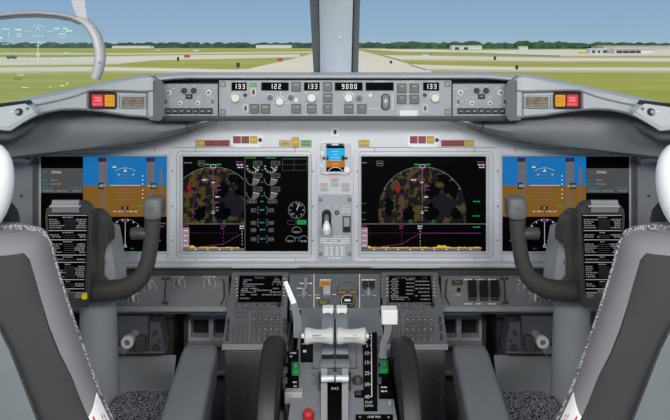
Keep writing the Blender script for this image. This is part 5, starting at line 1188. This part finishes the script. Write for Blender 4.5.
# ================================================================== SEATS
EDGE = [(228.6, 10), (229.4, 28), (231, 38), (235, 45.5), (241, 50), (252, 53), (267, 57), (290, 64), (315, 72), (340, 81), (363, 89), (388, 98), (420, 113), (460, 124), (520, 134)]
DS, HD, NS = .90, .062, 3.2
def edge_at(py):
    for (a, x), (c, z) in zip(EDGE[:-1], EDGE[1:]):
        if a <= py <= c: return x + (z - x) * (py - a) / (c - a)
    return EDGE[-1][1]
BND = [(243, 17), (250, 22), (267, 27), (290, 34), (315, 42), (340, 52), (363, 63), (388, 73), (420, 88), (460, 100)]
for s in (-1, 1):
    cx = s * .50
    t = thing('pilot_seat', f'grey fabric pilot seat cut off by the {SIDE[s]} edge, seen from behind', 'seat', Vector((cx, 1.0, 0)), 'pilot seats')
    def sec(py, grow=0.0, hd=None):
        px = edge_at(py); inner = (CX - px) * DS / F; hw = .5 - inner + grow
        k = HD if hd is None else hd
        k *= min(1, .35 + (py - 228) / 14)
        z = P(0, py, DS).z; out = []
        for i in range(48):
            a = 2 * PI * i / 48; ca, sa = math.cos(a), math.sin(a); e = 2 / NS
            out.append(Vector((cx + hw * math.copysign(abs(ca) ** e, ca), DS + (k if sa < 0 else .012) * math.copysign(abs(sa) ** e, sa), z)))
        return out, hw, k, z
    ys = [228.6, 229.4, 231, 235, 241, 252, 267, 290, 315, 340, 363, 388, 420, 460, 520]
    b = MB(); b.loft([sec(y)[0] for y in ys[::-1]], 'bolster'); bk = part('backrest', b, t, sharp=80)
    # dark woven rear panel following the rear face
    b = MB(); rows = []
    for y, bx in BND:
        _, hw, k, z = sec(y); ub = (.5 - (CX - bx) * (DS - HD) / F) / hw
        row = []
        for i in range(13):
            u = -ub + 2 * ub * i / 12
            row.append((cx + hw * u, DS - k * (1 - abs(u) ** NS) ** (1 / NS), z))
        rows.append(row)
    vs = []; fs = []
    for o in (.004, -.006):
        for r in rows:
            for x, y, z in r: vs.append(Vector((x, y - o, z)))
    nr, nc = len(rows), 13; N = nr * nc
    for a in range(nr - 1):
        for i in range(nc - 1):
            q = [a * nc + i, a * nc + i + 1, (a + 1) * nc + i + 1, (a + 1) * nc + i]; fs.append(q); fs.append([N + v for v in q[::-1]])
    bd = [i for i in range(nc)] + [a * nc + nc - 1 for a in range(1, nr)] + [(nr - 1) * nc + i for i in range(nc - 2, -1, -1)] + [a * nc for a in range(nr - 2, 0, -1)]
    for i in range(len(bd)):
        p, q = bd[i], bd[(i + 1) % len(bd)]; fs.append([p, q, N + q, N + p])
    b.add(vs, fs, 'rear_weave'); part('rear_panel', b, t, 'dark woven panel', sharp=60)
    # speckled front cover wrapping over the top
    b = MB(); rings = []
    for y in ys[::-1]:
        o, hw, k, z = sec(y, .0012)
        rings.append([Vector((p.x + (cx - p.x) * (.10 if p.y > DS + .001 else 0), max(p.y, DS - .003) + (.004 if p.y > DS + .001 else 0), p.z + (.006 if y < 236 else .003 if y < 240 else 0))) for p in o])
    b.loft(rings, 'speckle_fine'); part('front_cover', b, t, 'speckled fabric', sharp=80)
    b = MB(); pts = [P(mx(s, edge_at(y) + .4), y, DS - .002) for y in (232, 236, 242, 252, 267, 290, 315, 340, 363, 388, 420, 460)]
    b.tube(pts, .0016, 'speckle_fine', 8); part('piping', b, t)
    # back shell at the outer rear
    f9 = V(.83)
    b = MB(); rings = []
    for dd, gx in ((0, 3), (-.012, 0), (-.05, 0)):
        rings.append([P(mx(s, x - gx), y, .82 - dd) for x, y in [(-200, 300), (-60, 300), (-20, 306), (-2, 322), (12, 350), (26, 386), (40, 422), (60, 480), (-200, 480)]])
    b.loft(rings, 'seat_shell'); part('back_shell', b, t, 'smooth blue-grey shell', sharp=50)
    # warning tag
    b = MB()
    def onseat(A, y, o=0.0):
        _, hw, k, z = sec(y); e = 2 / NS; ca, sa = math.cos(A), math.sin(A)
        return Vector((cx - s * (hw * ca ** e + o * .7), DS - k * sa ** e - o * .7, z))
    def T(u, v, o): return onseat(math.radians(2.5 + 20.5 * u), 389 + 14 * u + 42 * v, o)
    gn = 7
    rings = [[T(u / gn, 0, .001) for u in range(gn + 1)], [T(u / gn, 0, .0035) for u in range(gn + 1)]] + [[T(u / gn, v / gn, .0035) for u in range(gn + 1)] for v in range(1, gn + 1)] + [[T(u / gn, 1, .001) for u in range(gn + 1)]]
    b.loft(rings, 'plastic_white', False, False, closed=False)
    for u, v0, v1 in ((.80, .06, .42), (.64, .40, .96), (.48, .34, .96), (.32, .28, .92), (.18, .36, .8)):
        v = v0
        while v < v1:
            e = min(v1, v + R.uniform(.05, .12)); w = .022 if v0 > .2 else .05
            b.poly([T(u - w, v, .0042), T(u + w, v, .0042), T(u + w, e, .0042), T(u - w, e, .0042)], 'red_paint'); v = e + (.03 if v0 > .2 else 0)
    part('warning_tag', b, t, 'white tag with red print', recalc=True)
    # headrest
    b = MB(); hc = P(mx(s, -43), 188, .88); rings = []
    for i in range(17):
        a = -PI / 2 + PI * i / 16; c2 = max(math.cos(a), .001) ** .48; zz = math.sin(a)
        w = .0705 * c2 * (1 + .10 * zz); d2 = .045 * c2
        rings.append([hc + Vector((w * math.cos(2 * PI * q / 32), d2 * math.sin(2 * PI * q / 32), .062 * zz)) for q in range(32)])
    b.loft(rings, 'headrest'); part('headrest', b, t, 'white covered headrest', sharp=80)
    b = MB(); b.loft([[P(mx(s, x), y, d) for x, y in [(-40, 200), (6, 200), (13, 203.6), (18, 210), (20.2, 219), (19.2, 227), (16, 232), (16, 238), (-40, 238)]] for d in (.92, .97)], 'bay_dark'); part('headrest_bracket', b, t)
    # cushion with cut-out for the column
    z1 = P(0, 388, 1.41).z; out = []
    pts = [(.25, .78), (.25, 1.395), (.262, 1.41), (.425, 1.41), (.446, 1.385), (.446, 1.12), (.554, 1.12), (.554, 1.385), (.575, 1.41), (.74, 1.41), (.75, 1.395), (.75, .78)]
    b = MB(); rings = []
    ccx, ccy = .5, 1.08
    for zz, sh in ((z1 - .10, .004), (z1 - .09, 0), (z1 - .014, 0), (z1 - .004, .005), (z1, .014)):
        rg = []
        for i, (x, y) in enumerate(pts):
            p0 = Vector(pts[i - 1]); p1 = Vector((x, y)); p2 = Vector(pts[(i + 1) % len(pts)])
            nrm = ((p1 - p0).normalized() + (p2 - p1).normalized()); nrm = Vector((nrm.y, -nrm.x)).normalized()
            q = p1 + nrm * sh; rg.append(Vector((s * q.x, q.y, zz)))
        rings.append(rg)
    b.loft(rings, 'speckle'); part('cushion', b, t, 'black and white speckled cushion', sharp=50)
    b = MB(); b.box((cx - .2, .85, .10), (cx + .2, 1.1, z1 - .1), 'seat_shell', .02); b.box((cx - .24, .8, 0), (cx + .24, 1.15, .1), 'dark_metal', .02); part('base', b, t)
    # armrest
    for sg in (1, -1):
        b = MB(); rings = []
        for y, gz, gx in [(1.28, .020, .014), (1.275, .008, .006), (1.262, .002, .0015), (1.23, 0, 0), (1.0, 0, 0), (.82, 0, 0)]:
            xm = .2475 + (y - 1.27) * .08; hw = .0325 - gx; zt = P(0, 342, 1.27).z - gz; zb = P(0, 342, 1.27).z - .062 + gz
            xm = .5 + (xm - .5) * sg
            r = .010; q = []
            for a, c in rrect(-hw, zb, hw, zt, max(.003, r - gx * .3)): q.append(Vector((s * (xm + a), y, c)))
            rings.append(q)
        b.loft(rings, 'arm_vinyl'); part('armrest', b, t, sharp=40)

# ================================================================== HEAD-UP DISPLAY
hud = thing('head_up_display', 'clear head-up display glass in a pale curved frame at the upper left window', 'head-up display', P(70, 0, 1.05))
HDp = 1.05
b = MB(); pts = [(-60, 30), (-40, 20), (-20, 16.4), (0, 15.0), (20, 13.2), (40, 12.8), (58, 14.2), (72, 17), (80, 20.4)]
b.tube([P(x, y, HDp) for x, y in pts], .0034, 'hud_plastic', 12, flat=2.6); part('top_frame', b, hud, sharp=60)
b = MB(); b.tube([P(x, y + 3.4, HDp - .002) for x, y in pts], .0019, 'hud_dark', 8); part('seal', b, hud)
b = MB(); b.tube([P(x, y, HDp) for x, y in [(78, 18.5), (85, 21.5), (91.5, 28), (96.5, 37), (99.6, 48), (100.2, 58), (99.0, 67), (97.0, 74), (95.2, 78.5)]], [.005, .0066, .0076, .0080, .0082, .0082, .0080, .0078, .0072], 'hud_plastic', 14, flat=1.5); part('side_frame', b, hud, sharp=60)
b = MB(); b.loft([[P(x, y, d) for x, y in [(xa, y0), (xa + 4, y0), (xb - 3, y0), (xb, y0)] for d in (HDp - .004,)] + [P(xb, y0, HDp + .02), P(xa, y0, HDp + .02)] for xa, xb, y0 in ((60, 81, -30), (69.5, 83.5, -6), (72, 85, 4), (76.5, 86.6, 15), (79, 87, 19.5))], 'hud_plastic'); part('support_arm', b, hud)
b = MB(); b.knob(V(HDp - .0145), 103.0 - 3.4, 62.5, [(.8, 0), (.7, .002)], 'e_blue', 8); part('indicator_light', b, hud)
gl = [(-60, 32), (-40, 22), (-20, 18.6), (0, 17.4), (20, 15.8), (40, 15.4), (58, 16.8), (72, 19.4), (80, 22), (87, 29), (92, 38), (95, 48), (95.8, 58), (94.6, 67), (92, 76), (91.6, 80), (70, 90), (40, 96), (0, 100), (-60, 100)]
b = MB(); b.prism([P(x, y, HDp) for x, y in gl], (0, .004, 0), 'combiner_glass'); part('combiner_glass', b, hud)
fh = V(HDp - .001); b = MB(); E = 'e_hud'; h = 0
b.line(fh, [(38, 41), (38, 62)], .6, h, E); b.words(fh, 33, 43, 36, .6, h, E, .9); b.line(fh, [(36, 31), (38, 26.5), (40, 31)], .5, h, E); b.arc(fh, 38, 33, 8, -50, 50, .35, h, E); b.arc(fh, 38, 54.5, 1.8, 0, 360, .5, h, E, 10)
b.line(fh, [(30, 42.6), (46, 42.6)], .4, h, E); b.line(fh, [(35.6, 44.5), (38, 47), (40.4, 44.5)], .4, h, E)
for x0, x1, y, hh in [(2, 11, 29, .9), (15, 22, 29.6, 1.5), (16, 22, 34, .8), (17, 22, 36.5, .8), (54, 72, 28.6, 1.5), (66, 73, 30.8, 1.5), (59, 64, 34, .9), (2, 10, 44, .6), (6, 10, 53.6, .7), (53, 61, 58.6, 1), (64, 70, 53, .6), (8, 10, 73.4, 1.6), (17, 24, 75, .8), (22, 29, 87.6, .8), (43, 52, 87, .8), (59, 68, 83.6, 1.8), (60, 65, 85.6, 1), (0, 2.4, 38, 1.4)]: b.words(fh, x0, x1, y, hh, h, E, .85)
b.text(fh, 'RWY', 18.6, 79, 2.4, h, 'ink', 8)
b.line(fh, [(8.6, 32), (8.6, 36.6)], .5, h, E); b.arc(fh, 62, 34.6, 3.2, 0, 300, .35, h, E); b.line(fh, [(24, 31), (31, 31.6)], .35, h, E); b.line(fh, [(47, 31.6), (54, 31)], .35, h, E)
part('symbology', b, hud)

# ================================================================== LIGHT, SKY, CAMERA
w = bpy.data.worlds.new('sky'); SC.world = w; w.use_nodes = True
nt = w.node_tree; bg = nt.nodes['Background']
tc = nt.nodes.new('ShaderNodeTexCoord'); sp = nt.nodes.new('ShaderNodeSeparateXYZ'); cr = nt.nodes.new('ShaderNodeValToRGB')
nt.links.new(tc.outputs['Generated'], sp.inputs[0]); nt.links.new(sp.outputs['Z'], cr.inputs['Fac']); nt.links.new(cr.outputs['Color'], bg.inputs['Color'])
e = cr.color_ramp.elements
e[0].position = 0.0; e[0].color = lin((160, 186, 206)); e[1].position = 0.07; e[1].color = lin((136, 171, 204))
q = e.new(0.02); q.color = lin((149, 180, 205)); q = e.new(0.35); q.color = lin((160, 180, 205)); q = e.new(1.0); q.color = lin((185, 195, 208))
bg.inputs['Strength'].default_value = 1.0

def light(name, kind, loc, rot, energy, col=(1, 1, 1), **k):
    L = bpy.data.lights.new(name, kind); L.energy = energy; L.color = col
    for a, v in k.items(): setattr(L, a, v)
    o = bpy.data.objects.new(name, L); COL.objects.link(o); o.location = loc; o.rotation_euler = rot
    return o
light('sun', 'SUN', (0, 0, 20), (math.radians(38), 0, math.radians(25)), 2.2, (1, .97, .9), angle=math.radians(2))
for s in (-1, 1):
    light('cabin_fill', 'AREA', (s * .4, -.35, EYE + .46), (math.radians(58), 0, 0), 26.0, (1, .985, .97), shape='RECTANGLE', size=.5, size_y=.35)  # unseen fill lamps without fixtures, added behind the camera to light the panels
light('panel_flood', 'AREA', (0, 1.600, EYE - .176), (math.radians(25), 0, 0), .28, (1, .98, .96), shape='RECTANGLE', size=.62, size_y=.02)

cam = bpy.data.cameras.new('camera'); co = bpy.data.objects.new('camera', cam); COL.objects.link(co)
co.location = (0, 0, EYE); co.rotation_euler = (math.radians(90), 0, 0)
cam.sensor_width = 36.0; cam.sensor_fit = 'HORIZONTAL'; cam.lens = 36.0 * F / 670.0
cam.shift_y = -(210 - HY) / 670.0; cam.clip_start = .01; cam.clip_end = 20000
SC.camera = co
SC.view_settings.view_transform = 'Standard'; SC.view_settings.look = 'None'; SC.view_settings.exposure = 0; SC.view_settings.gamma = 1; SC.view_settings.use_curve_mapping = False
